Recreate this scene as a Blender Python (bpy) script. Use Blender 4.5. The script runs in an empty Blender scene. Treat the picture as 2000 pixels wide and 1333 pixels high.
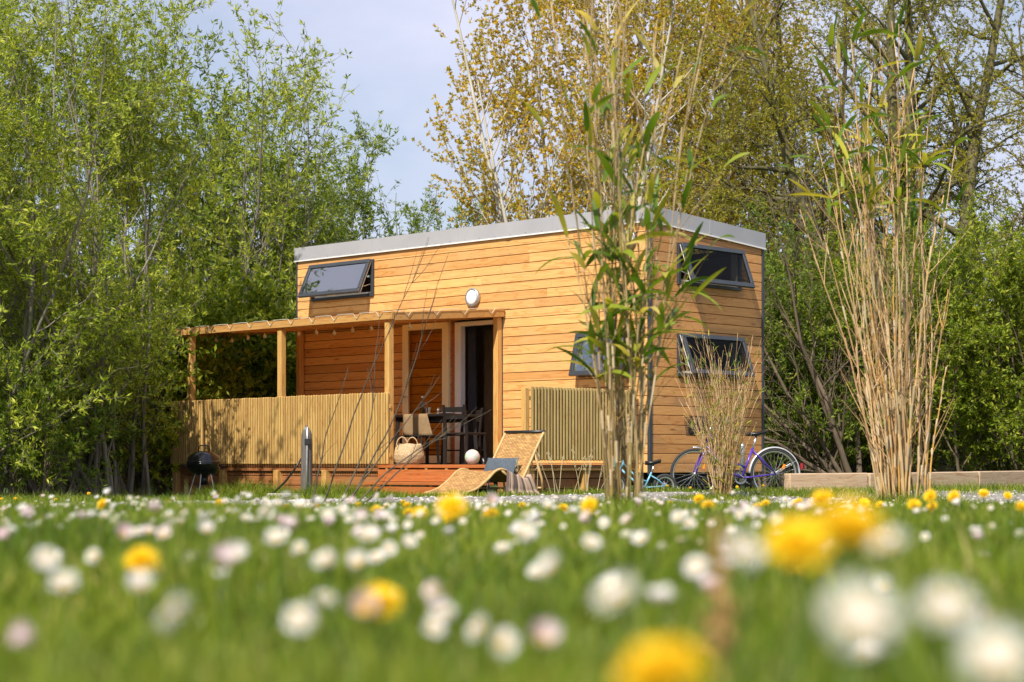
import bpy, math, random
import numpy as np
from mathutils import Vector, Matrix, Euler

R = math.radians
C = bpy.context.scene.collection
SC = bpy.context.scene
EYE = 0.45
F = 3720.0                     # focal length in pixels of the 2000 px wide photograph

# ------------------------------------------------------------------ camera
cam_d = bpy.data.cameras.new('camera')
cam = bpy.data.objects.new('camera', cam_d); C.objects.link(cam)
cam.location = (0, 0, EYE); cam.rotation_euler = (R(90), 0, 0)
cam_d.sensor_width = 36; cam_d.lens = F * 36 / 2000
cam_d.shift_y = (908 - 666.5) / 2000
cam_d.clip_start = 0.05; cam_d.clip_end = 2000
cam_d.dof.use_dof = True; cam_d.dof.focus_distance = 24.5; cam_d.dof.aperture_fstop = 3.9
SC.camera = cam
# ------------------------------------------------------------------ sun and sky
SUN_EL = R(46); SUN_AZ = math.atan2(-.39, -.92)
L = Vector((.39 * math.cos(SUN_EL), .92 * math.cos(SUN_EL), -math.sin(SUN_EL)))
sd = bpy.data.lights.new('sun', 'SUN'); sd.energy = 4.6; sd.angle = R(.6); sd.color = (1, .93, .82)
so = bpy.data.objects.new('sun', sd); C.objects.link(so)
so.rotation_euler = L.to_track_quat('-Z', 'Y').to_euler()
w = bpy.data.worlds.new('World'); SC.world = w; w.use_nodes = True
nt = w.node_tree; nt.nodes.clear()
def wn(t): return nt.nodes.new(t)
sky = wn('ShaderNodeTexSky'); sky.sky_type = 'NISHITA'; sky.sun_disc = False
sky.sun_elevation = SUN_EL; sky.sun_rotation = SUN_AZ % (2 * math.pi); sky.air_density = 1.0; sky.dust_density = 1.2
tc = wn('ShaderNodeTexCoord'); mp = wn('ShaderNodeMapping'); mp.inputs['Scale'].default_value = (1.8, 1.8, 3.6)
mp.inputs['Location'].default_value = (.9, .15, .2)
nz = wn('ShaderNodeTexNoise'); nz.inputs['Scale'].default_value = 1.7; nz.inputs['Detail'].default_value = 7; nz.inputs['Roughness'].default_value = .52
rp = wn('ShaderNodeValToRGB'); rp.color_ramp.elements[0].position = .42; rp.color_ramp.elements[1].position = .64
rp.color_ramp.elements[0].color = (.30, .30, .30, 1); rp.color_ramp.elements[1].color = (.95, .95, .95, 1)
mx = wn('ShaderNodeMixRGB'); mx.inputs[2].default_value = (6.7, 6.9, 8.6, 1)
bg = wn('ShaderNodeBackground'); bg.inputs['Strength'].default_value = .085
out = wn('ShaderNodeOutputWorld')
nt.links.new(tc.outputs['Generated'], mp.inputs[0]); nt.links.new(mp.outputs[0], nz.inputs['Vector'])
nt.links.new(nz.outputs[0], rp.inputs[0]); nt.links.new(rp.outputs[0], mx.inputs[0]); nt.links.new(sky.outputs[0], mx.inputs[1])
nt.links.new(mx.outputs[0], bg.inputs[0]); nt.links.new(bg.outputs[0], out.inputs[0])
SC.view_settings.view_transform = 'Standard'; SC.view_settings.look = 'None'
SC.view_settings.exposure = 0.5; SC.view_settings.gamma = 1
SC.cycles.max_bounces = 8; SC.cycles.transparent_max_bounces = 12
SC.cycles.transmission_bounces = 4; SC.cycles.diffuse_bounces = 3; SC.cycles.glossy_bounces = 3
SC.cycles.use_denoising = True

# ------------------------------------------------------------------ helpers: objects
def prop(o, label=None, cat=None, group=None, kind=None):
    if label: o['label'] = label
    if cat: o['category'] = cat
    if group: o['group'] = group
    if kind: o['kind'] = kind
    return o
def thing(name, label, cat, loc=(0, 0, 0), rz=0, group=None, parent=None):
    o = bpy.data.objects.new(name, None); C.objects.link(o)
    o.location = loc; o.rotation_euler = (0, 0, rz); o.empty_display_size = .1
    if parent: o.parent = parent
    return prop(o, label, cat, group)
def copy_tree(o, parent=None):
    c = o.copy(); C.objects.link(c)
    if parent: c.parent = parent
    for ch in list(o.children): copy_tree(ch, c)
    return c

class MB:
    """numpy mesh collector"""
    def __init__(s): s.V = []; s.Fs = []; s.n = 0
    def add(s, v, f, mi=0):
        v = np.asarray(v, float).reshape(-1, 3)
        fs = f if isinstance(f, list) and len(f) and isinstance(f[0], np.ndarray) else None
        if fs is None:
            d = {}
            for q in f: d.setdefault(len(q), []).append(q)
            fs = [np.array(x) for x in d.values()]
        for a in fs:
            if len(a): s.Fs.append((a + s.n, mi))
        s.V.append(v); s.n += len(v)
        return s
    def build(s, name, mat, parent=None, smooth=False, loc=None, rot=None):
        me = bpy.data.meshes.new(name)
        V = np.concatenate(s.V) if s.V else np.zeros((0, 3))
        me.vertices.add(len(V)); me.vertices.foreach_set('co', V.astype(np.float32).ravel())
        loops = np.concatenate([a.ravel() for a, _ in s.Fs]); tot = np.concatenate([np.full(len(a), a.shape[1]) for a, _ in s.Fs])
        mi = np.concatenate([np.full(len(a), m) for a, m in s.Fs])
        start = np.concatenate([[0], np.cumsum(tot)[:-1]])
        me.loops.add(len(loops)); me.loops.foreach_set('vertex_index', loops.astype(np.int32))
        me.polygons.add(len(tot)); me.polygons.foreach_set('loop_start', start.astype(np.int32))
        me.polygons.foreach_set('material_index', mi.astype(np.int32))
        me.polygons.foreach_set('use_smooth', np.full(len(tot), smooth))
        me.update(calc_edges=True); me.validate(clean_customdata=False)
        for m in (mat if isinstance(mat, (list, tuple)) else [mat]): me.materials.append(m)
        o = bpy.data.objects.new(name, me); C.objects.link(o)
        if parent: o.parent = parent
        if loc is not None: o.location = loc
        if rot is not None: o.rotation_euler = rot
        return o
    # -- shapes
    def box(s, x0, x1, y0, y1, z0, z1, b=0., M=None, mi=0):
        if x1 < x0: x0, x1 = x1, x0
        if y1 < y0: y0, y1 = y1, y0
        if z1 < z0: z0, z1 = z1, z0
        b = min(b, (x1 - x0) * .45, (y1 - y0) * .45, (z1 - z0) * .45)
        if b <= 0:
            v = [(x, y, z) for x in (x0, x1) for y in (y0, y1) for z in (z0, z1)]
            f = [(0, 1, 3, 2), (4, 6, 7, 5), (0, 4, 5, 1), (2, 3, 7, 6), (0, 2, 6, 4), (1, 5, 7, 3)]
        else:
            v = []; idx = {}
            X = (x0, x1); Y = (y0, y1); Z = (z0, z1); sg = (1, -1)
            for i in (0, 1):
                for j in (0, 1):
                    for k in (0, 1):
                        px, py, pz = X[i], Y[j], Z[k]; ix, iy, iz = px + sg[i] * b, py + sg[j] * b, pz + sg[k] * b
                        idx[i, j, k, 0] = len(v); v.append((px, iy, iz))
                        idx[i, j, k, 1] = len(v); v.append((ix, py, iz))
                        idx[i, j, k, 2] = len(v); v.append((ix, iy, pz))
            f = []
            for i in (0, 1): f.append([idx[i, j, k, 0] for j, k in ((0, 0), (1, 0), (1, 1), (0, 1))])
            for j in (0, 1): f.append([idx[i, j, k, 1] for i, k in ((0, 0), (1, 0), (1, 1), (0, 1))])
            for k in (0, 1): f.append([idx[i, j, k, 2] for i, j in ((0, 0), (1, 0), (1, 1), (0, 1))])
            for j in (0, 1):
                for k in (0, 1): f.append([idx[0, j, k, 1], idx[1, j, k, 1], idx[1, j, k, 2], idx[0, j, k, 2]])
            for i in (0, 1):
                for k in (0, 1): f.append([idx[i, 0, k, 0], idx[i, 1, k, 0], idx[i, 1, k, 2], idx[i, 0, k, 2]])
            for i in (0, 1):
                for j in (0, 1): f.append([idx[i, j, 0, 0], idx[i, j, 1, 0], idx[i, j, 1, 1], idx[i, j, 0, 1]])
            for i in (0, 1):
                for j in (0, 1):
                    for k in (0, 1): f.append([idx[i, j, k, 0], idx[i, j, k, 1], idx[i, j, k, 2]])
        v = np.array(v, float)
        if M is not None: v = v @ np.array(M.to_3x3()).T + np.array(M.translation)
        return s.add(v, f, mi)
    def bar(s, p, q, w, h, b=.003, up=(0, 0, 1), mi=0):
        p = Vector(p); q = Vector(q); d = q - p; l = d.length; z = d.normalized(); u = Vector(up)
        x = u.cross(z)
        if x.length < 1e-4: x = Vector((1, 0, 0))
        x.normalize(); y = z.cross(x)
        M = Matrix((x, y, z)).transposed().to_4x4(); M.translation = p
        return s.box(-w / 2, w / 2, -h / 2, h / 2, 0, l, b, M, mi)
    def tube(s, pts, rad, k=6, cap=True, closed=False, mi=0):
        P = np.asarray(pts, float); n = len(P)
        r = np.full(n, rad, float) if np.isscalar(rad) else np.asarray(rad, float)
        if closed: T = np.roll(P, -1, 0) - np.roll(P, 1, 0)
        else: T = np.gradient(P, axis=0)
        T /= np.linalg.norm(T, axis=1)[:, None] + 1e-12
        a = np.array([0, 0, 1.]) if abs(T[0, 2]) < .9 else np.array([1., 0, 0])
        U = np.zeros_like(P); u = np.cross(T[0], a); u /= np.linalg.norm(u)
        for i in range(n):
            u = u - T[i] * u.dot(T[i]); u /= np.linalg.norm(u) + 1e-12; U[i] = u
        W = np.cross(T, U)
        an = np.arange(k) * 2 * math.pi / k
        V = P[:, None] + r[:, None, None] * (np.cos(an)[None, :, None] * U[:, None] + np.sin(an)[None, :, None] * W[:, None])
        i = np.arange(n if closed else n - 1)[:, None]; j = np.arange(k)[None]
        i2 = (i + 1) % n; j2 = (j + 1) % k
        Q = np.stack([i * k + j, i * k + j2, i2 * k + j2, i2 * k + j], -1).reshape(-1, 4)
        fs = [Q]
        if cap and not closed: fs.append(np.array([list(range(k))[::-1], [(n - 1) * k + q for q in range(k)]]))
        return s.add(V.reshape(-1, 3), fs, mi)
    def lathe(s, prof, k=32, c=(0, 0, 0), axis='z', mi=0):
        pr = np.asarray(prof, float); n = len(pr); an = np.arange(k) * 2 * math.pi / k
        V = np.stack([pr[:, 0, None] * np.cos(an), pr[:, 0, None] * np.sin(an), np.repeat(pr[:, 1, None], k, 1)], -1)
        if axis == 'y': V = V[..., [0, 2, 1]] * np.array([1, -1, 1])
        if axis == 'x': V = V[..., [2, 0, 1]]
        V = V + np.array(c)
        i = np.arange(n - 1)[:, None]; j = np.arange(k)[None]; j2 = (j + 1) % k
        Q = np.stack([i * k + j, i * k + j2, (i + 1) * k + j2, (i + 1) * k + j], -1).reshape(-1, 4)
        return s.add(V.reshape(-1, 3), [Q], mi)
    def grid(s, G, mi=0, closed_u=False):
        G = np.asarray(G, float); n, m = G.shape[:2]
        i = np.arange(n if closed_u else n - 1)[:, None]; j = np.arange(m - 1)[None]; i2 = (i + 1) % n
        Q = np.stack([i * m + j, i2 * m + j, i2 * m + j + 1, i * m + j + 1], -1).reshape(-1, 4)
        return s.add(G.reshape(-1, 3), [Q], mi)

def ring(c, r, n, axis='y'):
    a = np.linspace(0, 2 * math.pi, n, endpoint=False)
    z = np.zeros(n)
    if axis == 'y': P = np.stack([np.cos(a) * r, z, np.sin(a) * r], 1)
    elif axis == 'x': P = np.stack([z, np.cos(a) * r, np.sin(a) * r], 1)
    else: P = np.stack([np.cos(a) * r, np.sin(a) * r, z], 1)
    return P + np.array(c)

# ------------------------------------------------------------------ helpers: materials
def new_mat(name):
    m = bpy.data.materials.new(name); m.use_nodes = True
    t = m.node_tree; t.nodes.clear()
    o = t.nodes.new('ShaderNodeOutputMaterial'); b = t.nodes.new('ShaderNodeBsdfPrincipled')
    t.links.new(b.outputs[0], o.inputs[0])
    return m, t, b, o
def lk(t, a, b): t.links.new(a, b)
def col(c): return (c[0], c[1], c[2], 1)
def ramp(t, fac, stops):
    r = t.nodes.new('ShaderNodeValToRGB'); e = r.color_ramp.elements
    while len(e) < len(stops): e.new(.5)
    for q, (p, c) in zip(e, stops): q.position = p; q.color = col(c)
    lk(t, fac, r.inputs[0]); return r.outputs[0]
def noise(t, scale, detail=4, rough=.55, mapping=(1, 1, 1), coord='Object', dist=0):
    c = t.nodes.new('ShaderNodeTexCoord'); m = t.nodes.new('ShaderNodeMapping'); n = t.nodes.new('ShaderNodeTexNoise')
    m.inputs['Scale'].default_value = mapping
    n.inputs['Scale'].default_value = scale; n.inputs['Detail'].default_value = detail; n.inputs['Roughness'].default_value = rough
    n.inputs['Distortion'].default_value = dist
    lk(t, c.outputs[coord], m.inputs[0]); lk(t, m.outputs[0], n.inputs['Vector'])
    return n
def mix(t, a, b, fac, mode='MIX'):
    m = t.nodes.new('ShaderNodeMix'); m.data_type = 'RGBA'; m.blend_type = mode
    for s_, v in ((6, a), (7, b)):
        if isinstance(v, tuple): m.inputs[s_].default_value = col(v)
        else: lk(t, v, m.inputs[s_])
    if isinstance(fac, (int, float)): m.inputs[0].default_value = fac
    else: lk(t, fac, m.inputs[0])
    return m.outputs[2]
def bump(t, b, h, strength=.3, dist=.01):
    n = t.nodes.new('ShaderNodeBump'); n.inputs['Strength'].default_value = strength; n.inputs['Distance'].default_value = dist
    lk(t, h, n.inputs['Height']); lk(t, n.outputs[0], b.inputs['Normal'])
def simple(name, c, rough=.5, metal=0, c2=None, nscale=8, bmp=0, spec=None, coat=0):
    m, t, b, o = new_mat(name)
    if c2 is None: c2 = tuple(x * .72 for x in c)
    n = noise(t, nscale, 5)
    lk(t, ramp(t, n.outputs[0], [(.3, c2), (.7, c)]), b.inputs['Base Color'])
    b.inputs['Roughness'].default_value = rough; b.inputs['Metallic'].default_value = metal
    if spec is not None: b.inputs['Specular IOR Level'].default_value = spec
    if coat: b.inputs['Coat Weight'].default_value = coat
    if bmp: bump(t, b, n.outputs[0], bmp)
    return m
def wood(name, c_dark, c_mid, c_light, axis=0, rough=.6, knots=True, grain=1., tint=.5, stain=None):
    """planks: one tint per board (mesh island), long grain, cathedral figure and knots"""
    m, t, b, o = new_mat(name)
    geo = t.nodes.new('ShaderNodeNewGeometry'); tcn = t.nodes.new('ShaderNodeTexCoord')
    # shift texture by island so boards differ
    comb = t.nodes.new('ShaderNodeVectorMath'); comb.operation = 'SCALE'; comb.inputs[0].default_value = (13.7, 9.1, 17.3)
    lk(t, geo.outputs['Random Per Island'], comb.inputs['Scale'])
    addv = t.nodes.new('ShaderNodeVectorMath'); addv.operation = 'ADD'
    lk(t, tcn.outputs['Object'], addv.inputs[0]); lk(t, comb.outputs[0], addv.inputs[1])
    def N(sc, mapping, detail=4, dist=0, rough_=.55):
        mm = t.nodes.new('ShaderNodeMapping'); mm.inputs['Scale'].default_value = mapping
        nn = t.nodes.new('ShaderNodeTexNoise'); nn.inputs['Scale'].default_value = sc; nn.inputs['Detail'].default_value = detail
        nn.inputs['Distortion'].default_value = dist; nn.inputs['Roughness'].default_value = rough_
        lk(t, addv.outputs[0], mm.inputs[0]); lk(t, mm.outputs[0], nn.inputs['Vector']); return nn.outputs[0]
    st = [14., 14., 14.]; st[axis] = .8
    fine = N(4 * grain, tuple(x * (1 if i == axis else 2.2) for i, x in enumerate(st)), 5)
    st2 = [5., 5., 5.]; st2[axis] = .7
    fig = N(2.2 * grain, tuple(st2), 3, 1.2)
    wv = t.nodes.new('ShaderNodeMath'); wv.operation = 'MULTIPLY'; wv.inputs[1].default_value = 22
    lk(t, fig, wv.inputs[0]); sn = t.nodes.new('ShaderNodeMath'); sn.operation = 'SINE'; lk(t, wv.outputs[0], sn.inputs[0])
    c1 = ramp(t, fine, [(.25, c_dark), (.5, c_mid), (.75, c_light)])
    rr = ramp(t, sn.outputs[0], [(0, (1, 1, 1)), (.75, (.97, .93, .88)), (1, (.78, .62, .5))])
    c2 = mix(t, c1, rr, .75, 'MULTIPLY')
    isl = ramp(t, geo.outputs['Random Per Island'], [(0, (.78, .70, .62)), (.35, (1, .97, .94)), (.7, (1.0, 1.0, 1.0)), (1, (1.12, 1.12, 1.1))])
    c3 = mix(t, c2, isl, tint, 'MULTIPLY')
    if knots:
        mm = t.nodes.new('ShaderNodeMapping'); sk = [3.2, 3.2, 7.0]; sk[axis] = 1.6; mm.inputs['Scale'].default_value = sk
        vv = t.nodes.new('ShaderNodeTexVoronoi'); vv.inputs['Scale'].default_value = 1.
        lk(t, addv.outputs[0], mm.inputs[0]); lk(t, mm.outputs[0], vv.inputs['Vector'])
        kf = ramp(t, vv.outputs['Distance'], [(.0, (1, 1, 1)), (.045, (.9, .9, .9)), (.11, (.25, .25, .25)), (.17, (0, 0, 0))])
        c3 = mix(t, c3, tuple(x * .45 for x in c_dark), kf)
    if stain:
        big = N(.9, (1, 1, 1), 5)
        c3 = mix(t, c3, stain, ramp(t, big, [(.5, (0, 0, 0)), (.72, (.7, .7, .7))]))
    lk(t, c3, b.inputs['Base Color']); b.inputs['Roughness'].default_value = rough
    bump(t, b, fine, .25, .004)
    return m
def leafmat(name, stops, trans=.4, rough=.5, big=None):
    m, t, b, o = new_mat(name)
    geo = t.nodes.new('ShaderNodeNewGeometry')
    c = ramp(t, geo.outputs['Random Per Island'], stops)
    n = noise(t, .8, 3)
    c = mix(t, c, ramp(t, n.outputs[0], [(.35, (.72, .8, .7)), (.65, (1.15, 1.08, 1.0))]), .8, 'MULTIPLY')
    lk(t, c, b.inputs['Base Color']); b.inputs['Roughness'].default_value = rough; b.inputs['Specular IOR Level'].default_value = .35
    tr = t.nodes.new('ShaderNodeBsdfTranslucent'); ms = t.nodes.new('ShaderNodeMixShader'); ms.inputs[0].default_value = trans
    c2 = mix(t, c, (1.25, 1.2, .6), 1., 'MULTIPLY')
    lk(t, c2, tr.inputs[0]); lk(t, b.outputs[0], ms.inputs[1]); lk(t, tr.outputs[0], ms.inputs[2]); lk(t, ms.outputs[0], o.inputs[0])
    return m
def bark(name, c1, c2, scale=6):
    m, t, b, o = new_mat(name)
    n = noise(t, scale, 6, .65, (1, 1, .25)); lk(t, ramp(t, n.outputs[0], [(.3, c1), (.7, c2)]), b.inputs['Base Color'])
    b.inputs['Roughness'].default_value = .85; bump(t, b, n.outputs[0], .6, .02); return m
# ------------------------------------------------------------------ terrain
EX = np.array([-60, -30, -14, -8, -4.1, -1.4, .3, 1.5, 3.4, 8, 20, 60.]); EY = np.array([-14, 1, 10, 13.5, 16.9, 19.8, 21.3, 22.2, 22.9, 24, 27, 34.])
def ss(a): a = np.clip(a, 0, 1); return a * a * (3 - 2 * a)
PW = 2.6
_LY = np.array([0, 1.5, 4, 6, 8, 10, 40]); _LH = np.array([.252, .262, .276, .258, .2255, .187, -.377])
def lawn_h(y): return np.interp(y, _LY, _LH)
def ground(x, y):
    x = np.asarray(x, float); y = np.asarray(y, float)
    ye = np.interp(x, EX, EY); e = y - ye
    q = ss(x / 2.); ze = .10 + .028 * q; W = 3.5 - 1.2 * q
    zb = ze * (1 - ss(e / W))
    yn = ye - PW; zn = np.minimum(lawn_h(yn), ze) - .015
    zp = ze + (zn - ze) * np.clip(-e / PW, 0, 1)
    zl = lawn_h(y) + (zn - lawn_h(yn)) * np.exp(-np.maximum(0, yn - y) / 1.2)
    z = np.where(e > 0, zb, np.where(e > -PW, zp, zl))
    bum = .008 * (np.sin(x * 2.1 + y * .7) + np.sin(y * 1.7 - x * 1.3 + 1)) * np.clip((-e - PW) / 2, 0, 1)
    return z + bum
def gz(x, y): return float(ground(x, y))

# ground material
m_ground, t, b, o = new_mat('lawn_soil')
n = noise(t, 3., 8, .6); n2 = noise(t, 60, 4)
c_ = mix(t, ramp(t, n.outputs[0], [(.3, (.03, .05, .010)), (.55, (.06, .11, .018)), (.75, (.10, .10, .03))]),
         ramp(t, n2.outputs[0], [(.3, (.55, .6, .5)), (.7, (1.2, 1.15, 1))]), 1., 'MULTIPLY')
lk(t, c_, b.inputs['Base Color']); b.inputs['Roughness'].default_value = .95; bump(t, b, n2.outputs[0], .5, .02)
xs = np.unique(np.round(np.concatenate([np.linspace(-400, -40, 19), np.linspace(-40, -10, 31), np.linspace(-10, 10, 101), np.linspace(10, 40, 31), np.linspace(40, 400, 19)]), 4))
ys = np.unique(np.round(np.concatenate([np.linspace(-30, 0, 11), np.linspace(0, 32, 161), np.linspace(32, 60, 15), np.linspace(60, 900, 15)]), 4))
X, Y = np.meshgrid(xs, ys, indexing='ij')
g = MB(); g.grid(np.stack([X, Y, ground(X, Y)], -1))
prop(g.build('ground', m_ground, smooth=True), kind='structure')

m_path, t, b, o = new_mat('gravel')
n = noise(t, 55, 3); n2 = noise(t, 2.2, 5)
vor = t.nodes.new('ShaderNodeTexVoronoi'); vor.inputs['Scale'].default_value = 45
tcx = t.nodes.new('ShaderNodeTexCoord'); lk(t, tcx.outputs['Object'], vor.inputs['Vector'])
c_ = mix(t, ramp(t, vor.outputs['Distance'], [(.0, (.50, .48, .45)), (.55, (.30, .28, .26)), (.85, (.10, .095, .085))]),
         ramp(t, n2.outputs[0], [(.35, (.7, .68, .64)), (.65, (1.1, 1.08, 1.05))]), 1., 'MULTIPLY')
lk(t, c_, b.inputs['Base Color']); b.inputs['Roughness'].default_value = .9; bump(t, b, vor.outputs['Distance'], .8, .02)
px_ = np.concatenate([np.linspace(-60, -10, 60), np.linspace(-9.8, 12, 220), np.linspace(12.5, 60, 50)])
v_ = np.linspace(0, 1, 14)
PX, PV = np.meshgrid(px_, v_, indexing='ij')
PY = np.interp(PX, EX, EY) - PW * PV
rag = .12 * np.sin(PX * 5.3) + .08 * np.sin(PX * 13.1 + 1)
PY = PY + np.where(PV < .01, rag, 0) + np.where(PV > .99, rag * 1.3, 0)
g = MB(); g.grid(np.stack([PX, PY, ground(PX, PY) + .006], -1))
prop(g.build('gravel_path', m_path, smooth=True), kind='structure')
# loose stones lying on the path
rs = np.random.RandomState(5)
N_ = 5200
sx = rs.uniform(-7, 7.5, N_); sv = rs.rand(N_) ** .8; sy = np.interp(sx, EX, EY) - PW * (sv * 1.08 - .04)
sr = rs.uniform(.007, .024, N_); sz = ground(sx, sy) + sr * .35
octv = np.array([(1, 0, 0), (-1, 0, 0), (0, 1, 0), (0, -1, 0), (0, 0, 1), (0, 0, -1.)])
of = np.array([(0, 2, 4), (2, 1, 4), (1, 3, 4), (3, 0, 4), (2, 0, 5), (1, 2, 5), (3, 1, 5), (0, 3, 5)])
V_ = octv[None] * (sr[:, None, None] * rs.uniform(.6, 1.2, (N_, 6, 1))) * np.array([1.2, 1., .7]); an = rs.rand(N_) * 6.28
V_ = np.stack([V_[..., 0] * np.cos(an)[:, None] - V_[..., 1] * np.sin(an)[:, None], V_[..., 0] * np.sin(an)[:, None] + V_[..., 1] * np.cos(an)[:, None], V_[..., 2]], -1)
V_ += np.stack([sx, sy, sz], -1)[:, None]
g = MB(); g.add(V_.reshape(-1, 3), [(of[None] + 6 * np.arange(N_)[:, None, None]).reshape(-1, 3)])
m_stone, t, b, o = new_mat('pebble')
ge = t.nodes.new('ShaderNodeNewGeometry')
lk(t, ramp(t, ge.outputs['Random Per Island'], [(0, (.12, .11, .10)), (.4, (.34, .32, .30)), (1, (.62, .60, .57))]), b.inputs['Base Color']); b.inputs['Roughness'].default_value = .85
prop(g.build('gravel', m_stone), 'loose pale grey gravel stones lying on the path', 'gravel', kind='stuff')

# ------------------------------------------------------------------ materials of built things
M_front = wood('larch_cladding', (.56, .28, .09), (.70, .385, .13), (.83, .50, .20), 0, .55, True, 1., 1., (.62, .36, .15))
M_side_shaded = wood('larch_cladding_shaded_side', (.44, .20, .062), (.57, .28, .09), (.67, .36, .125), 1, .6, True, 1., .85, (.30, .17, .085))  # side boards browner than front: wear, plus weaker sunlight put into the colour
M_post = wood('pine_post', (.42, .23, .06), (.56, .33, .10), (.66, .42, .14), 2, .6, True, 1., .5)
M_beam = wood('pine_beam', (.36, .18, .05), (.48, .26, .08), (.58, .34, .11), 0, .6, True, 1., .5)
M_slat = wood('pine_slat', (.29, .165, .048), (.46, .29, .088), (.61, .42, .15), 2, .6, False, 1., .95)
M_slat_shaded = wood('pine_slat_greenish_shaded', (.22, .15, .05), (.34, .245, .085), (.42, .32, .13), 2, .65, False, 1., .8)  # darker copy of the pine slats, grazing-sun shade put into the colour
M_step = wood('red_stained_step', (.30, .085, .022), (.42, .13, .035), (.50, .17, .05), 0, .5, True, 1., .6)
M_skirt = wood('red_stained_skirt', (.22, .085, .03), (.32, .13, .045), (.40, .17, .06), 0, .6, True, 1., .6)
M_sleeper = wood('pale_oak_sleeper', (.36, .24, .14), (.50, .36, .23), (.60, .46, .32), 0, .75, True, 1., .4)
M_alu = simple('anthracite_frame', (.045, .052, .062), .42, .0, (.035, .04, .05), 3)
M_flash = simple('pale_metal_flashing', (.37, .37, .385), .7, 0, (.31, .31, .335), 1.3)
M_flashs = M_flash
M_white = simple('white_upvc', (.78, .77, .74), .4, 0, (.70, .69, .67), 3)
M_cream = simple('cream_door_frame', (.84, .72, .44), .45, 0, (.76, .64, .38), 3)
M_black = simple('black_metal', (.02, .02, .022), .35, 0, (.012, .012, .014), 6)
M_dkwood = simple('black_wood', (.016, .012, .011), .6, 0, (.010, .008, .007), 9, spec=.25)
M_steel = simple('galvanised_steel', (.55, .57, .58), .35, .8, (.38, .40, .42), 20)
M_inner = wood('interior_panel', (.38, .22, .11), (.55, .34, .18), (.62, .40, .22), 2, .5, False, 1., .5)
M_dark = simple('dark_interior', (.05, .04, .035), .8)
M_backing = simple('batten_dark', (.05, .028, .012), .9)
def glass(name, tint=(.75, .8, .82), refl=.10, blend=.25):
    m, t, b, o = new_mat(name); t.nodes.remove(b)
    tr = t.nodes.new('ShaderNodeBsdfTransparent'); tr.inputs[0].default_value = col(tint)
    gl = t.nodes.new('ShaderNodeBsdfGlossy'); gl.inputs['Roughness'].default_value = .02; gl.inputs[0].default_value = (1, 1, 1, 1)
    lw = t.nodes.new('ShaderNodeLayerWeight'); lw.inputs[0].default_value = blend
    mm = t.nodes.new('ShaderNodeMath'); mm.operation = 'ADD'; mm.inputs[1].default_value = refl; lk(t, lw.outputs['Fresnel'], mm.inputs[0])
    ms = t.nodes.new('ShaderNodeMixShader'); lk(t, mm.outputs[0], ms.inputs[0]); lk(t, tr.outputs[0], ms.inputs[1]); lk(t, gl.outputs[0], ms.inputs[2]); lk(t, ms.outputs[0], o.inputs[0])
    return m
M_glass = glass('window_glass', (.55, .58, .6), .36)
M_glass2 = glass('side_window_glass', (.5, .5, .48), .0, .1)
M_glassd = glass('door_glass', (.86, .78, .56), .0, .08)

# ------------------------------------------------------------------ the tiny house
HX, HY = 1.80, 25.0; HRZ = math.atan2(-.6934, .7205)
ca, sa = math.cos(HRZ), math.sin(HRZ)
def HW(x, y, z=0): return (HX + ca * x - sa * y, HY + sa * x + ca * y, z)     # house-local to world
house = thing('tiny_house', 'two storey tiny house on wheels clad in golden horizontal boards with grey roof band', 'tiny house', (HX, HY, 0), HRZ)
LEN, WID = 7.17, 2.46
Z0 = .34
def cladding(span, z0, z1a, z1b, openings, along, pitch=.127, seed=1, depth=.02):
    """board rows as real boards; along='x' front wall (outward -y), 'y' side wall (outward +x); z1a/z1b top at span start / end"""
    rnd = random.Random(seed); g = MB()
    a0, a1 = span; z = z0
    while z < max(z1a, z1b):
        zt = z + pitch
        cuts = sorted({z, zt} | {q for op in openings for q in (op[2], op[3]) if z < q < zt})
        for zi in range(len(cuts) - 1):
            lo, hi = cuts[zi], cuts[zi + 1]
            if hi - lo < .008: continue
            iv = [(a0, a1)]
            for (u0, u1, v0, v1) in openings:
                if lo < v1 - 1e-4 and hi > v0 + 1e-4:
                    nv = []
                    for p, q in iv:
                        if u0 > p: nv.append((p, min(q, u0)))
                        if u1 < q: nv.append((max(p, u1), q))
                    iv = [(p, q) for p, q in nv if q - p > .01]
            for p, q in iv:
                x = p
                while x < q - .001:
                    e = min(q, x + rnd.uniform(1.6, 3.6))
                    if q - e < .5: e = q
                    topx = z1a + (z1b - z1a) * ((x + e) / 2 - a0) / (a1 - a0)
                    h = min(hi, max(z1a + (z1b - z1a) * (x - a0) / (a1 - a0), z1a + (z1b - z1a) * (e - a0) / (a1 - a0)) + .06)
                    if h - lo > .01 and lo < topx + .05:
                        jig = rnd.uniform(-.0015, .0015)
                        za = lo + (.0045 if lo == z else .0005); zb = h - (.0035 if hi == zt else .0005)
                        if along == 'x': g.box(x + .001, e - .001, -depth + jig, 0, za, zb, .0035)
                        else: g.box(0, depth + jig, x + .001, e - .001, za, zb, .0035)
                    x = e
        z = zt
    return g
OPF = [(-6.79, -5.36, 2.99, 3.545), (-1.216, -.262, 1.638, 2.23), (-3.70, -2.66, .45, 2.53)]
OPS = [(.555, 1.937, 2.853, 3.41), (.555, 1.937, 1.631, 2.205)]
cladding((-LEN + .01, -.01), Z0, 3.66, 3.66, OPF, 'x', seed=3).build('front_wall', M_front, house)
cladding((.03, WID - .02), Z0, 3.66, 3.50, OPS, 'y', seed=8).build('side_wall', M_side_shaded, house)
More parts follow.
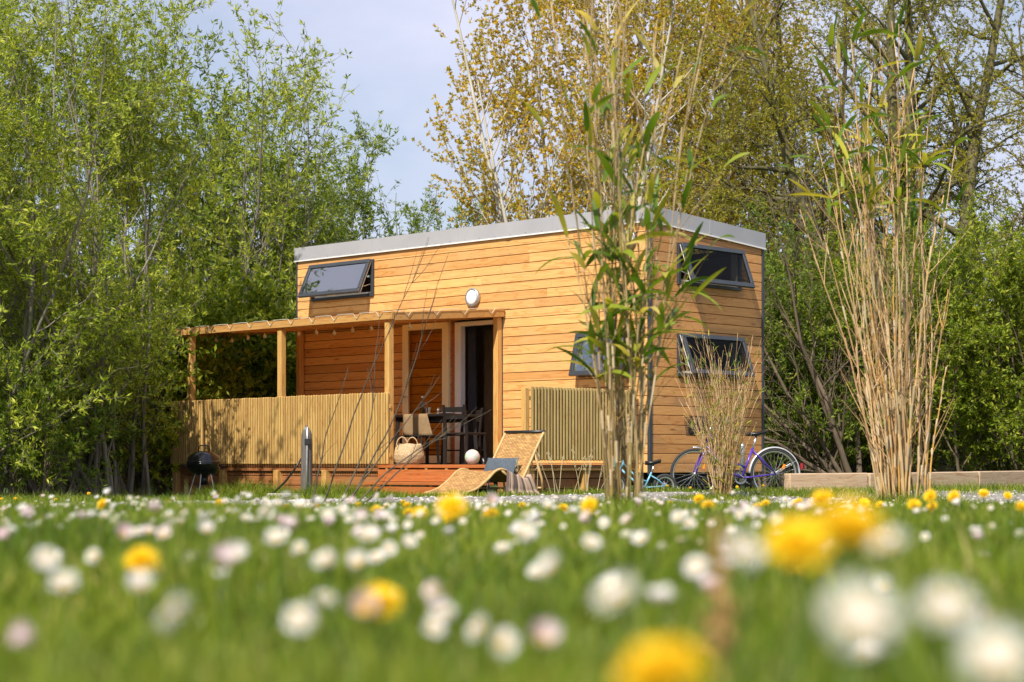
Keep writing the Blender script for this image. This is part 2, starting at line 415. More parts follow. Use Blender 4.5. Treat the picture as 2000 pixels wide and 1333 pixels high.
# backing sheets with openings, rear and left walls, floor, inside
def backing(a0, a1, z0, z1, ops):
    zs = sorted({z0, z1} | {q for o_ in ops for q in o_[2:4]}); r = []
    for lo, hi in zip(zs, zs[1:]):
        iv = [(a0, a1)]
        for (u0, u1, v0, v1) in ops:
            if lo < v1 - 1e-4 and hi > v0 + 1e-4:
                iv = [x for p, q in iv for x in ((p, min(q, u0)), (max(p, u1), q)) if x[1] - x[0] > .005]
        r += [(p, q, lo, hi) for p, q in iv]
    return r
g = MB()
for p, q, lo, hi in backing(-LEN + .012, -.004, Z0, 3.62, OPF): g.box(p, q, .003, .06, lo, hi)
for p, q, lo, hi in backing(.064, WID - .012, Z0, 3.44, OPS): g.box(-.06, -.003, p, q, lo, hi)
g.build('wall_core', M_backing, house)
g = MB(); g.box(-LEN, 0, WID - .01, WID + .02, Z0, 3.5, .002); g.box(-LEN - .004, -LEN + .01, .02, WID - .012, Z0, 3.5, .002)
g.build('rear_wall', M_skirt, house)
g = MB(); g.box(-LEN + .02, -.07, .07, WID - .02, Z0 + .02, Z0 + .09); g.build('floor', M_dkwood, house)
g = MB()
g.box(-LEN + .03, -.07, WID - .12, WID - .03, Z0 + .1, 3.4)
for i in range(12): g.box(-3.9 + i * .21, -3.70 + i * .21, .85, .88, .45, 2.45, .004)
g.build('interior_wall', M_inner, house)
g = MB(); g.box(-2.72, -2.3, .35, .84, .45, 1.35, .01); g.box(-2.7, -2.3, .5, .84, 1.6, 2.3, .01); g.build('cabinet', M_inner, house)
g = MB(); g.box(-.10, -.07, .05, WID - .05, .03, .178, .003); g.box(-.098, -.07, .05, WID - .05, .182, .33, .003); g.build('dark_underside_board', M_dkwood, house)  # blackish boards added to stand for the darkness under the side wall
# roof: mono-pitch sheet with deep flashing on the visible sides
zf0, zf1 = 3.645, 3.855; zr0, zr1 = 3.48, 3.70
g = MB()
def slopedband(g, p, q, za0, za1, zb0, zb1, out):
    """vertical band between p and q (x,y), bottoms za0->zb0, tops za1->zb1, thickness vector out"""
    px, py = p; qx, qy = q; ox, oy = out
    v = [(px, py, za0), (qx, qy, zb0), (qx, qy, zb1), (px, py, za1), (px + ox, py + oy, za0), (qx + ox, qy + oy, zb0), (qx + ox, qy + oy, zb1), (px + ox, py + oy, za1)]
    g.add(v, [(0, 1, 2, 3), (5, 4, 7, 6), (4, 5, 1, 0), (3, 2, 6, 7), (4, 0, 3, 7), (1, 5, 6, 2)])
slopedband(g, (-LEN - .02, -.045), (.03, -.045), zf0, zf1, zf0, zf1, (0, .03))
slopedband(g, (.045, -.045), (.045, WID + .04), zf0, zf1, zr0, zr1, (-.015, 0))
slopedband(g, (-LEN - .035, -.045), (-LEN - .035, WID + .04), zf0, zf1, zr0, zr1, (.013, 0))
for xx in (-5.4, -3.55, -1.7): g.box(xx - .028, xx + .028, -.0475, -.044, zf0 + .008, zf1 - .002)
for yy in (1.25,): g.box(.044, .0475, yy - .028, yy + .028, zf0 - .06, zf1 - .09)
g.build('roof_flashing', M_flash, house)
g = MB()
for i in range(24): g.lathe([(0, .0), (.006, .0), (.007, -.003)][::-1], 8, (-LEN + .15 + i * .302, -.05, zf0 + .03), 'y')
g.build('rivets', M_steel, house)
g = MB()
slopedband(g, (-LEN - .03, -.056), (.05, -.056), zf0 - .012, zf0 + .006, zf0 - .012, zf0 + .006, (0, .008))
slopedband(g, (.056, -.056), (.056, WID + .045), zf0 - .012, zf0 + .006, zr0 - .012, zr0 + .006, (-.008, 0))
g.build('drip_edge', M_white, house)
g = MB(); v = [(-LEN - .02, -.014, zf1 - .01), (.029, -.014, zf1 - .01), (.029, WID + .04, zr1 - .01), (-LEN - .02, WID + .04, zr1 - .01)]
v += [(a_, b_, c_ - .05) for a_, b_, c_ in v]
g.add(v, [(0, 1, 2, 3), (7, 6, 5, 4), (0, 4, 5, 1), (1, 5, 6, 2), (2, 6, 7, 3), (3, 7, 4, 0)]); g.build('roof', M_flash, house)
g = MB()
g.box(-.008, .034, -.03, .028, Z0 - .02, 3.64, .003); g.build('corner_trim', M_alu, house)
g = MB(); g.box(-.004, .03, WID - .018, WID + .03, Z0 - .02, 3.47, .003); g.build('corner_trim', M_alu, house)
g = MB(); g.box(-LEN - .02, -LEN + .008, -.03, .018, Z0 - .02, 3.64, .003)
g.build('corner_trim', M_alu, house)
# chassis and wheels under the house
g = MB(); g.box(-LEN + .1, -.08, .15, .25, .18, .335, .004); g.box(-LEN + .1, -.08, WID - .25, WID - .15, .18, .335, .004)
for i in range(7): g.box(-LEN + .3 + i, -LEN + .36 + i, .26, WID - .26, .2, .33, .003)
g.build('chassis', M_black, house)
for i in range(3):
    for yy in (.12, WID - .32):
        g = MB(); xx = -4.2 + i * .75
        g.lathe([(.0, -.09), (.13, -.09), (.14, -.05), (.27, -.07), (.31, -.05), (.32, 0), (.31, .05), (.27, .07), (.14, .05), (.0, .05)], 24, (xx, yy + .1, .32), 'y')
        g.build('chassis_wheel', M_black, house, True)

def window(x, y, z, wdt, hgt, ang, rz, gm):
    """top hung outward opening window; local -y is outwards, origin = lower left of the outer frame"""
    r = thing('window', None, None, (x, y, z), rz, parent=house)
    f = .045; g = MB()
    g.box(0, wdt, -.035, .05, 0, f, .003); g.box(0, wdt, -.035, .05, hgt - f, hgt, .003)
    g.box(0, f, -.035, .05, f, hgt - f, .003); g.box(wdt - f, wdt, -.035, .05, f, hgt - f, .003)
    g.build('frame', M_alu, r)
    g = MB(); k = .028                                  # pale inner lining
    g.box(f, wdt - f, .0, .10, f, f + k, .002); g.box(f, f + k, .0, .10, f + k, hgt - f, .002); g.box(wdt - f - k, wdt - f, .0, .10, f + k, hgt - f, .002)
    g.build('lining', M_white, r)
    pv = thing('sash', None, None, (0, -.04, hgt - .012), 0, parent=r); pv.rotation_euler = (-ang, 0, 0)
    H = hgt + .005; s = .062; t_ = .045
    g = MB(); g.box(.006, wdt - .006, -t_, -.004, -s, 0, .004); g.box(.006, wdt - .006, -t_, -.004, -H, -H + s, .004)
    g.box(.006, .006 + s, -t_, -.004, -H + s, -s, .004); g.box(wdt - s - .006, wdt - .006, -t_, -.004, -H + s, -s, .004)
    g.build('sash_frame', M_alu, pv)
    g = MB(); g.box(.016, wdt - .016, -.0035, .012, -.05, -.01, .002); g.box(.016, wdt - .016, -.0035, .012, -H + .01, -H + .05, .002)
    g.box(.016, .05, -.0035, .012, -H + .05, -.05, .002); g.box(wdt - .05, wdt - .016, -.0035, .012, -H + .05, -.05, .002)
    g.box(wdt * .45, wdt * .58, .012, .03, -H + .012, -H + .035, .003)
    g.build('sash_seal', M_white, pv)
    g = MB(); g.box(s, wdt - s, -.028, -.022, -H + s - .004, -s + .004); g.build('pane', gm, pv)
    # stays
    oz = hgt - .012 - H * math.cos(ang) * .93; oy = -.04 - H * math.sin(ang) * .9
    for xx in (.05, wdt - .05):
        g = MB(); g.bar((xx, .01, hgt * .35), (xx, oy, oz + .05), .012, .012); g.build('stay', M_steel, r)
    return r
window(-6.79, -.02, 2.99, 1.43, .555, R(25), 0, M_glass)
window(-1.216, -.02, 1.638, .954, .592, R(14), 0, M_glass)
window(.02, .555, 2.853, 1.382, .557, R(20), R(90), M_glass2)
window(.02, .555, 1.631, 1.382, .574, R(20), R(90), M_glass2)
def wall_lamp(x, z):
    r = thing('wall_lamp', None, None, (x, -.02, z), 0, parent=house)
    g = MB(); g.lathe([(0, 0), (.125, 0), (.135, .01), (.135, .045), (.122, .062), (.10, .055)], 40, axis='y'); g.build('housing', M_steel, r, True)
    m, t, b, o = new_mat('opal_glass'); b.inputs['Base Color'].default_value = (.85, .85, .84, 1); b.inputs['Roughness'].default_value = .25
    g = MB(); g.lathe([(.101, .04), (.10, .06), (.09, .068), (.05, .073), (0.0005, .075)], 40, axis='y'); g.build('diffuser', m, r, True)
wall_lamp(-3.23, 2.837); wall_lamp(-.315, 3.433)

# door: outer frame, folded back glazed leaf, dark opening
dr = thing('door', None, None, (0, 0, 0), 0, parent=house)
g = MB()
g.box(-3.62, -3.50, -.03, .07, .46, 2.50, .004); g.box(-3.505 + .007, -2.74, -.03, .07, 2.44, 2.50, .004); g.box(-2.738, -2.68, -.03, .07, .46, 2.50, .004)
g.box(-3.5, -2.74, -.02, .09, .452, .475, .003); g.box(-3.585, -3.555, -.036, -.031, .48, 2.43, .002)
g.build('door_frame', M_white, dr)
g = MB(); g.box(-3.70, -3.622, -.015, .06, .46, 2.53, .002); g.build('door_reveal', M_step, dr)
leaf = thing('door_leaf', None, None, (-3.70, -.06, 0), R(3), parent=house)
g = MB(); W_ = .92
g.box(-W_, 0, -.03, .03, 2.42, 2.51, .005); g.box(-W_, 0, -.03, .03, .47, .58, .005); g.box(-W_, -W_ + .11, -.03, .03, .58, 2.42, .005); g.box(-.12, 0, -.03, .03, .58, 2.42, .005)
g.build('leaf_frame', M_cream, leaf)
g = MB(); g.box(-W_ + .11, -.12, -.006, .004, .58, 2.42); g.build('pane', M_glassd, leaf)
g = MB(); g.tube([(-W_ + .05, -.03, 1.45), (-W_ + .05, -.07, 1.45), (-W_ + .16, -.075, 1.45)], .009, 8); g.build('handle', M_steel, leaf, True)
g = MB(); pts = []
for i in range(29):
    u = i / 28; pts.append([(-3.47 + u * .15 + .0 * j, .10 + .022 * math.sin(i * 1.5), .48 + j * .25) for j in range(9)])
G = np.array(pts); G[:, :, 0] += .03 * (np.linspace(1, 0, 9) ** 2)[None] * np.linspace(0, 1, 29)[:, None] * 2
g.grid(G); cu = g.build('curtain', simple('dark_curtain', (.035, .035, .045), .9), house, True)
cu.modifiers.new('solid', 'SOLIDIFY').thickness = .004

# ------------------------------------------------------------------ the deck
deck = thing('wooden_deck', 'raised timber deck with red brown skirting running along the front of the tiny house', 'deck', (HX, HY, 0), HRZ)
g = MB(); DX0, DX1, DY = -7.52, -.165, -2.15
k = 0; y = DY
while y < -.03:
    g.box(DX0, DX1, y, min(y + .134, -.026), .418, .45, .004); y += .14
g.build('deck_boards', M_skirt, deck)
g = MB()
for i, z in enumerate((.03, .165, .30)): g.box(DX0 + .02, -2.92, DY + .05, DY + .075, z, z + .125, .004)
g.box(DX0 + .02, -2.9, DY + .01, DY + .04, .36, .41, .003)
for i in range(98): g.box(DX0 + .05 + i * .047, DX0 + .072 + i * .047, DY + .042, DY + .049, .30, .40, .001)
g.build('skirting', M_skirt, deck)
g = MB()
g.box(DX1 - .05, DX1 - .01, DY + .02, -.05, .375, .414, .003)
g.box(-.82, DX1 - .055, DY + .02, DY + .06, .375, .414, .003)
g.build('edge_board', M_beam, deck)
for x, y in ((-7.44, DY + .0), (-6.3, DY), (-5.05, DY), (-4.0, DY), (-.24, DY + .09), (-.24, -1.05), (-1.4, -.6), (-3.2, -.6)):
    g = MB(); g.box(x - .05, x + .05, y - .03, y + .07, -.05, .374, .006); g.build('deck_post', M_post, deck)
g = MB()
for z in (.02, .15, .28): g.box(DX1 - .14, DX1 - .115, -1.98, -.06, z, z + .12 if z < .2 else .372, .004); g.box(-.80, DX1 - .145, DY + .12, DY + .145, z, z + .12 if z < .2 else .372, .004)
g.build('skirting', M_skirt, deck)
# steps
st = thing('wooden_steps', 'low reddish brown wooden steps below the deck opening in front of the door', 'steps', (HX, HY, 0), HRZ)
g = MB(); g.box(-2.9, -.83, DY - .03, DY - .004, .405, .449, .005); g.box(-2.9, -.83, DY - .022, DY + .0, .225, .385, .005)
g.build('riser', M_step, st)
g = MB(); g.box(-2.80, -.72, DY - .36, DY - .19, .185, .225, .005); g.box(-2.80, -.72, DY - .185, DY - .025, .185, .222, .005); g.build('tread', M_step, st)
g = MB(); g.box(-2.72, -.76, DY - .34, DY - .31, .0, .165, .005); g.build('lower_riser', M_step, st)
for i in range(6):
    x = -2.75 + i * .38
    g = MB(); g.box(x, x + .045, DY - .02, DY + .03, .386, .404, .002); g.build('spacer', M_post, st)
    g = MB(); g.box(x + .03, x + .08, DY - .33, DY - .3, .166, .184, .002); g.build('spacer', M_post, st)
    for zz in (.27, .34):
        g = MB(); g.lathe([(0, .026), (.008, .026), (.008, .02)], 8, (-2.6 + i * .33, DY, zz), 'y'); g.build('screw', M_steel, st)

# ------------------------------------------------------------------ slatted screens
def slats(g, along, a0, a1, const, z0, z1, pitch, wd, dp, seed, jz=0.004):
    rnd = random.Random(seed); a = a0
    while a < a1 - wd * .5:
        j = rnd.uniform(-jz, jz); jj = rnd.uniform(-.0015, .0015)
        if along == 'x': g.box(a, a + wd, const - dp + jj, const, z0 + j * .5, z1 + j, .011)
        else: g.box(const, const + dp + jj, a, a + wd, z0 + j * .5, z1 + j, .011)
        a += pitch
fl = thing('slatted_fence', 'long screen of upright golden pine slats behind the black kettle grill', 'fence', (HX, HY, 0), HRZ)
g = MB(); slats(g, 'x', -7.52, -5.03, DY - .01, .452, 1.405, .0535, .037, .036, 2); g.build('slat_panel', M_slat, fl)
g = MB(); slats(g, 'x', -5.02, -2.66, DY - .01, .452, 1.412, .0535, .037, .036, 7); g.build('slat_panel', M_slat, fl)
g = MB(); g.box(-7.5, -2.68, DY - .007, DY + .025, .55, .60, .003); g.box(-7.5, -2.68, DY - .007, DY + .025, 1.2, 1.25, .003); g.build('rail', M_post, fl)
fr = thing('slatted_fence', 'shorter screen of slats in a shaded greenish brown between the wicker lounger and the bicycles', 'fence', (HX, HY, 0), HRZ)
g = MB(); slats(g, 'y', -2.10, -.08, DX1, .50, 1.425, .0575, .038, .04, 4, .005); g.build('slat_panel', M_slat_shaded, fr)
g = MB(); g.box(DX1 - .035, DX1 - .004, -2.13, -.05, .60, .65, .003); g.box(DX1 - .035, DX1 - .004, -2.13, -.05, 1.25, 1.30, .003); g.build('rail', M_post, fr)
g = MB(); g.box(DX1 - .075, DX1 + .005, -2.19, -2.112, .0, 1.40, .006); g.build('post', M_post, fr)

# ------------------------------------------------------------------ canopy
cp = thing('canopy', 'flat shade canopy laced with white rope to pine beams above the deck', 'canopy', (HX, HY, 0), HRZ)
for x, y, zt in ((-2.74, DY + .04, 2.36), (-4.99, DY + .04, 2.36), (-7.10, DY + .04, 2.36), (-2.70, -.085, 2.53), (-7.02, -.085, 2.53)):
    g = MB(); g.box(x - .045, x + .045, y - .045, y + .045, .45, zt, .006); g.build('post', M_post, cp)
g = MB()
g.bar((-7.66, DY - .02, 2.425), (-2.60, DY - .02, 2.425), .045, .092)
g.build('beam', M_beam, cp)
g = MB(); g.bar((-2.62, DY + .02, 2.42), (-2.62, -.05, 2.585), .05, .11, up=(0, 0, 1)); g.build('beam', M_beam, cp)
g = MB(); g.bar((-7.66, DY + .02, 2.42), (-7.66, -.05, 2.585), .05, .11); g.build('beam', M_beam, cp)
g = MB(); g.bar((-7.62, -.07, 2.575), (-2.66, -.07, 2.575), .04, .08); g.build('beam', M_beam, cp)
for xx in (-6.2, -4.95, -3.7):
    g = MB(); g.bar((xx, DY + .02, 2.40), (xx, -.1, 2.555), .045, .07); g.build('rafter', M_beam, cp)
m_cloth, t, b, o = new_mat('shade_cloth')
n = noise(t, 300, 2); lk(t, ramp(t, n.outputs[0], [(.3, (.42, .30, .17)), (.7, (.56, .42, .26))]), b.inputs['Base Color']); b.inputs['Roughness'].default_value = .9
tr = t.nodes.new('ShaderNodeBsdfTranslucent'); tr.inputs[0].default_value = (.80, .50, .24, 1); ms = t.nodes.new('ShaderNodeMixShader'); ms.inputs[0].default_value = .6
lk(t, b.outputs[0], ms.inputs[1]); lk(t, tr.outputs[0], ms.inputs[2]); lk(t, ms.outputs[0], o.inputs[0])
nx, ny = 90, 24; G = np.zeros((nx, ny, 3)); xs_ = np.linspace(-7.64, -2.60, nx); ys_ = np.linspace(DY, -.04, ny)
for i in range(nx):
    for j in range(ny):
        ed = .008 * abs(math.sin((xs_[i] + 7.64) / .45 * math.pi)) if j == 0 else 0
        G[i, j] = (xs_[i], ys_[j] - (0.02 if j == 0 else 0), 2.478 + (ys_[j] - DY) / 2.1 * .165 - .03 * math.sin(math.pi * (ys_[j] - DY) / 2.1) + ed)
g = MB(); g.grid(G); cl = g.build('shade_cloth', m_cloth, cp, True); cl.modifiers.new('solid', 'SOLIDIFY').thickness = .003
# rope lacing: V loops over front beam and right side beam
m_rope = simple('white_rope', (.66, .60, .46), .8)
g = MB()
def lacing(p, q, out, step=.45):
    p = Vector(p); q = Vector(q); d = q - p; n_ = int(d.length / step); out = Vector(out)
    pts = []
    for i in range(n_):
        for f_, dz in ((0, .012), (.36, .01), (.46, -.045), (.5, -.062), (.54, -.045), (.64, .01)):
            c = p + d * ((i + f_) / n_); pts.append(tuple(c + out + Vector((0, 0, dz))))
    pts.append(tuple(q + out)); g.tube(pts, .0042, 5)
    for i in range(n_):
        c = p + d * ((i + .5) / n_) + out; g.tube([tuple(c + Vector((0, 0, -.06))), tuple(c - out * 1.5 + Vector((0, 0, -.07)))], .0045, 5)
lacing((-7.66, DY - .045, 2.478), (-2.60, DY - .045, 2.478), (0, -.008, 0))
lacing((-2.592, DY - .03, 2.478), (-2.592, -.06, 2.64), (.010, 0, 0))
g.build('lacing_rope', m_rope, cp, True)
lt = thing('string_lights', 'row of small round cream bulbs strung under the canopy', 'string lights', (HX, HY, 0), HRZ)
g = MB(); P0 = []
bulbs = []
for i in range(61):
    u = i / 60; x = -7.4 + u * 4.7; z = 2.40 - .05 * abs(math.sin(u * math.pi * 4)); P0.append((x, -1.55, z))
    if i % 5 == 2: bulbs.append((x, -1.55, z - .03))
g.tube(P0, .003, 4); g.build('cable', M_black, lt)
m_bulb = simple('bulb_glass', (.75, .68, .50), .25)
for p in bulbs:
    g = MB(); g.lathe([(0.001, .04), (.012, .035), (.012, .02), (.024, .005), (.028, -.012), (.022, -.03), (.001, -.04)], 12, p); g.build('bulb', m_bulb, lt, True)
# ------------------------------------------------------------------ things on and around the deck
def at(x, y, z=0): return HW(x, y, z)
DZ = .45
# table
tb = thing('table', 'dark table with glasses and a bottle on the deck by the glazed door leaf', 'table', at(-3.02, -.98, DZ), HRZ)
g = MB(); g.box(-.56, .56, -.36, .36, .655, .69, .006); g.build('tabletop', M_dkwood, tb)
g = MB(); g.box(-.5, .5, -.30, -.28, .585, .65, .003); g.box(-.5, .5, .28, .30, .585, .65, .003); g.build('apron', M_dkwood, tb)
for x in (-.5, .5):
    for y in (-.31, .31):
        g = MB(); g.bar((x, y, 0.0), (x * .93, y * .9, .654), .05, .05, .004); g.build('leg', M_dkwood, tb)
m_run = simple('beige_linen', (.27, .18, .09), .95, 0, (.22, .14, .07), 20)
g = MB(); G = []
for i in range(20):
    u = i / 19; x = -.26 + .48 * u; hang = .30 - .10 * max(0, .3 - u)
    row = [(x, .30, .694), (x, 0, .6945), (x, -.355, .694), (x, -.372, .685)]
    for k in range(1, 7): row.append((x + .10 * u * k / 6, -.374 - .014 * math.sin(u * 11) * k / 6, .685 - hang * k / 6))
    G.append(row)
g.grid(G); rn = g.build('table_runner', m_run, None, True, at(-3.02, -.98, DZ), (0, 0, HRZ)); rn.modifiers.new('s', 'SOLIDIFY').thickness = .003
prop(rn, 'beige cloth runner hanging over the front edge of the dark table', 'table runner')
m_clear = glass('drinking_glass', (.9, .92, .92), .12)
for i, (x, y, h, r_) in enumerate(((-.08, -.1, .10, .032), (.03, -.16, .10, .032), (.12, .02, .085, .03), (.17, -.12, .085, .03))):
    g = MB(); g.lathe([(0, .004), (r_ * .8, .004), (r_, h), (r_ - .003, h), (r_ * .78, .012), (0, .012)], 16)
    o_ = g.build('drinking_glass', m_clear, None, True, at(-3.02 + x, -.98 + y, DZ + .695)); prop(o_, 'clear drinking glass standing on the dark deck table', 'glass', 'glasses on the deck table')
bt = thing('bottle', 'dark bottle standing among the glasses on the deck table', 'bottle', at(-3.22, -1.05, DZ + .695))
g = MB(); g.lathe([(0, 0), (.035, .002), (.036, .14), (.015, .19), (.013, .235), (0, .236)], 20); g.build('body', simple('amber_glass', (.10, .05, .015), .12), bt, True)
g = MB(); g.lathe([(.0, .237), (.015, .237), (.015, .255), (0, .256)], 12); g.build('cap', M_white, bt)
pl = thing('plate', 'white plate lying flat at the right end of the dark table', 'plate', at(-2.66, -1.1, DZ + .692))
g = MB(); g.lathe([(0, .002), (.07, .003), (.115, .016), (.117, .018), (.07, .008), (0, .007)], 28); g.build('dish', M_white, pl, True)
jr = thing('lantern_jar', 'small pale jar with a wire handle beside the bottle on the table', 'jar', at(-3.33, -.9, DZ + .695))
g = MB(); g.lathe([(0, 0), (.042, .002), (.045, .09), (.036, .105), (.036, .115)], 20); g.build('jar_body', m_clear, jr, True)
g = MB(); g.tube([(.038 * math.cos(a_), 0, .112 + .07 * math.sin(a_)) for a_ in np.linspace(0, math.pi, 14)], .002, 5); g.build('handle', M_steel, jr)
# chairs
def chair(label, x, y, rz, back=True, h=.43):
    r = thing('chair' if back else 'stool', label, 'chair' if back else 'stool', at(x, y, DZ), HRZ + rz)
    g = MB(); g.box(-.2, .2, -.19, .19, h - .025, h, .006); g.build('seat', M_dkwood, r)
    for sx_ in (-.18, .18):
        g = MB(); g.bar((sx_ * 1.06, .19, 0), (sx_, .165, h - .026), .03, .03); g.build('leg', M_dkwood, r)
        g = MB()
        if back: g.bar((sx_, -.215, 0), (sx_, -.195, h), .034, .034); g.bar((sx_, -.195, h), (sx_, -.25, .80), .034, .03)
        else: g.bar((sx_ * 1.06, -.19, 0), (sx_, -.165, h - .026), .03, .03)
        g.build('leg', M_dkwood, r)
    if back:
        for z in (.735, .63):
            g = MB(); g.bar((-.163, -.226 - (z - .63) * .1, z), (.163, -.226 - (z - .63) * .1, z), .07 if z > .7 else .05, .018, up=(0, 1, 0)); g.build('back_rail', M_dkwood, r)
    g = MB(); g.bar((-.16, .175, .2), (.16, .175, .2), .02, .02); g.build('stretcher', M_dkwood, r)
    return r
chair('black slatted back chair at the right end of the deck table', -2.16, -1.25, R(6))
chair('black wooden chair tucked behind the deck table near the glazed door', -3.1, -.42, R(180))
chair('low black backless stool in front of the deck table beside the woven basket', -2.86, -1.45, R(8), False, .40)
# basket
bk = thing('belly_basket', 'woven seagrass belly basket with two loop handles at the end of the slatted fence', 'basket', at(-2.60, -1.88, DZ)); bk.scale = (1.15, 1.15, 1.2)
m_sea, t, b, o = new_mat('seagrass')
tcn = t.nodes.new('ShaderNodeTexCoord'); mm = t.nodes.new('ShaderNodeMapping'); mm.inputs['Scale'].default_value = (1, 1, 1)
wv = t.nodes.new('ShaderNodeTexWave'); wv.bands_direction = 'Z'; wv.inputs['Scale'].default_value = 22; wv.inputs['Distortion'].default_value = 1.2; wv.inputs['Detail'].default_value = 3; wv.inputs['Detail Scale'].default_value = 6
vo = t.nodes.new('ShaderNodeTexVoronoi'); vo.inputs['Scale'].default_value = 55
lk(t, tcn.outputs['Object'], wv.inputs[0]); lk(t, tcn.outputs['Object'], vo.inputs['Vector'])
hh = mix(t, wv.outputs[0], vo.outputs['Distance'], .5)
lk(t, ramp(t, hh, [(.15, (.16, .085, .035)), (.45, (.46, .30, .15)), (.8, (.66, .50, .30))]), b.inputs['Base Color']); b.inputs['Roughness'].default_value = .8; bump(t, b, hh, 1, .012)
m_sea2 = simple('seagrass_pale', (.56, .42, .24), .85, 0, (.36, .24, .12), 50, .6)
g = MB(); g.lathe([(0, 0), (.14, 0), (.168, .03), (.182, .08), (.176, .13), (.165, .135)], 48); g.build('belly', m_sea, bk, True)
g = MB(); k_ = 48; V = []
for j, (r_, z) in enumerate([(.176, .128), (.165, .17), (.145, .225), (.140, .228), (.158, .16), (.15, .03)]):
    for i in range(k_):
        a_ = i * 2 * math.pi / k_; V.append((r_ * math.cos(a_), r_ * math.sin(a_), z + (.008 * math.sin(a_ * 3) if j in (2, 3) else 0)))
g.add(V, [(j * k_ + i, j * k_ + (i + 1) % k_, (j + 1) * k_ + (i + 1) % k_, (j + 1) * k_ + i) for j in range(5) for i in range(k_)]); g.build('collar', m_sea2, bk, True)
for y_ in (-.13, .13):
    g = MB(); g.tube([(-.02 + .065 * math.cos(a_) + y_ * .4, y_, .20 + .105 * math.sin(a_)) for a_ in np.linspace(0, math.pi, 16)], .007, 8); g.build('handle', m_sea2, bk, True)
# ball
bl = thing('beach_ball', 'small pale ball with pastel panels at the deck edge behind the lounger', 'ball', at(-1.33, -1.95, DZ + .098), R(20))
m_ball, t, b, o = new_mat('ball_panels'); ge = t.nodes.new('ShaderNodeNewGeometry')
cr = ramp(t, ge.outputs['Random Per Island'], [(0, (.62, .62, .60)), (.2, (.50, .60, .62)), (.4, (.62, .54, .54)), (.6, (.45, .58, .42)), (.8, (.66, .62, .48)), (1, (.42, .50, .66))])
cr2 = [e for e in t.nodes if e.type == 'VALTORGB'][0]; cr2.color_ramp.interpolation = 'CONSTANT'
lk(t, cr, b.inputs['Base Color']); b.inputs['Roughness'].default_value = .25
g = MB()
for s_ in range(8):
    G = [[(.098 * math.cos(p) * math.cos(a_), .098 * math.cos(p) * math.sin(a_), .098 * math.sin(p)) for p in np.linspace(-1.57, 1.57, 14)] for a_ in np.linspace(s_ * math.pi / 4, (s_ + 1) * math.pi / 4 - .01, 6)]
    g.grid(G)
g.build('skin', m_ball, bl, True); bl.rotation_euler = (R(70), R(20), 0)

# kettle grill
gx, gy = -4.27, 26.4; gzz = gz(gx, gy)
gr = thing('kettle_grill', 'black round kettle grill on three thin legs in front of the slatted fence', 'grill', (gx, gy, gzz), R(10))
m_enamel = simple('black_enamel', (.010, .010, .013), .16, 0, (.008, .008, .01), 3, coat=.5)
RB = .235
g = MB(); g.lathe([(.02, .30), (.10, .305), (.17, .335), (.215, .385), (RB, .455), (RB + .004, .475), (RB - .004, .475)], 48); g.build('bowl', m_enamel, gr, True)
ld = MB(); ld.lathe([(RB + .008, .475), (RB + .010, .492), (RB, .495), (.225, .535), (.19, .585), (.13, .625), (.06, .642), (.001, .645)], 48); lid = ld.build('lid', m_enamel, gr, True)
g = MB(); g.tube([(-.075, 0, .64), (-.07, 0, .70), (-.05, 0, .715), (.05, 0, .715), (.07, 0, .70), (.075, 0, .64)], .009, 8); g.build('handle', M_black, lid, True)
for s_ in (-1, 1):
    g = MB(); g.tube([(s_ * .22, -.07, .43), (s_ * .29, -.05, .435), (s_ * .30, 0, .437), (s_ * .29, .05, .435), (s_ * .22, .07, .43)], .010, 8); g.build('side_handle', M_black, gr, True)
for a_ in (R(250), R(318), R(100), R(190)):
    g = MB(); g.bar((.12 * math.cos(a_), .12 * math.sin(a_), .33), (.215 * math.cos(a_), .215 * math.sin(a_), .0), .016, .016, .005); g.build('leg', M_steel, gr)
g = MB(); g.lathe([(.0, .17), (.055, .17), (.06, .295), (.0, .3)], 20); g.build('ash_pot', M_black, gr, True)

# weathered service bollard with pipe and cable
bx, by = -2.62, 24.3; bz = gz(bx, by)
bo = thing('service_bollard', 'weathered grey timber bollard with a metal pipe standing in front of the slatted fence', 'bollard', (bx, by, bz - .02), R(-12))
m_old = wood('weathered_timber', (.065, .055, .05), (.12, .105, .095), (.18, .16, .145), 2, .9, True, 1.5, .3)
g = MB(); k_ = 20; pr = [(.072, 0), (.075, .3), (.072, .7), (.066, .86), (.052, .91), (.0, .93)]
g.lathe(pr, k_); g.build('timber_post', m_old, bo, True)
g = MB(); g.tube([(.03, -.08, .02), (.028, -.084, .45), (.033, -.078, .80), (.02, -.03, .94), (-.01, 0, .97)], [.013, .013, .013, .012, .010], 10); g.build('pipe', M_steel, bo, True)
g = MB(); g.box(.005, .085, -.105, -.075, .72, .80, .006); g.build('bracket', M_black, bo)
g = MB(); g.box(-.03, .03, -.03, .03, .905, .945, .008); g.build('cap', M_steel, bo)
g = MB(); g.tube([(-.06, -.02, .55), (-.16, -.03, .40), (-.27, .0, .27), (-.40, .05, .16), (-.53, .1, .07), (-.66, .2, .03)], .013, 8); g.build('cable', M_black, bo, True)
sl = MB(); sl.box(-.22, .22, -.07, .07, 0, .07, .01); sl_ = sl.build('kerb_stone', simple('pale_concrete', (.45, .42, .36), .9, 0, (.33, .30, .25), 9, .4), None, False, (-2.85, 23.9, gz(-2.85, 23.9) + .02), (0, 0, R(-5)))
prop(sl_, 'pale concrete kerb stone in the grass at the foot of the timber bollard', 'kerb stone')

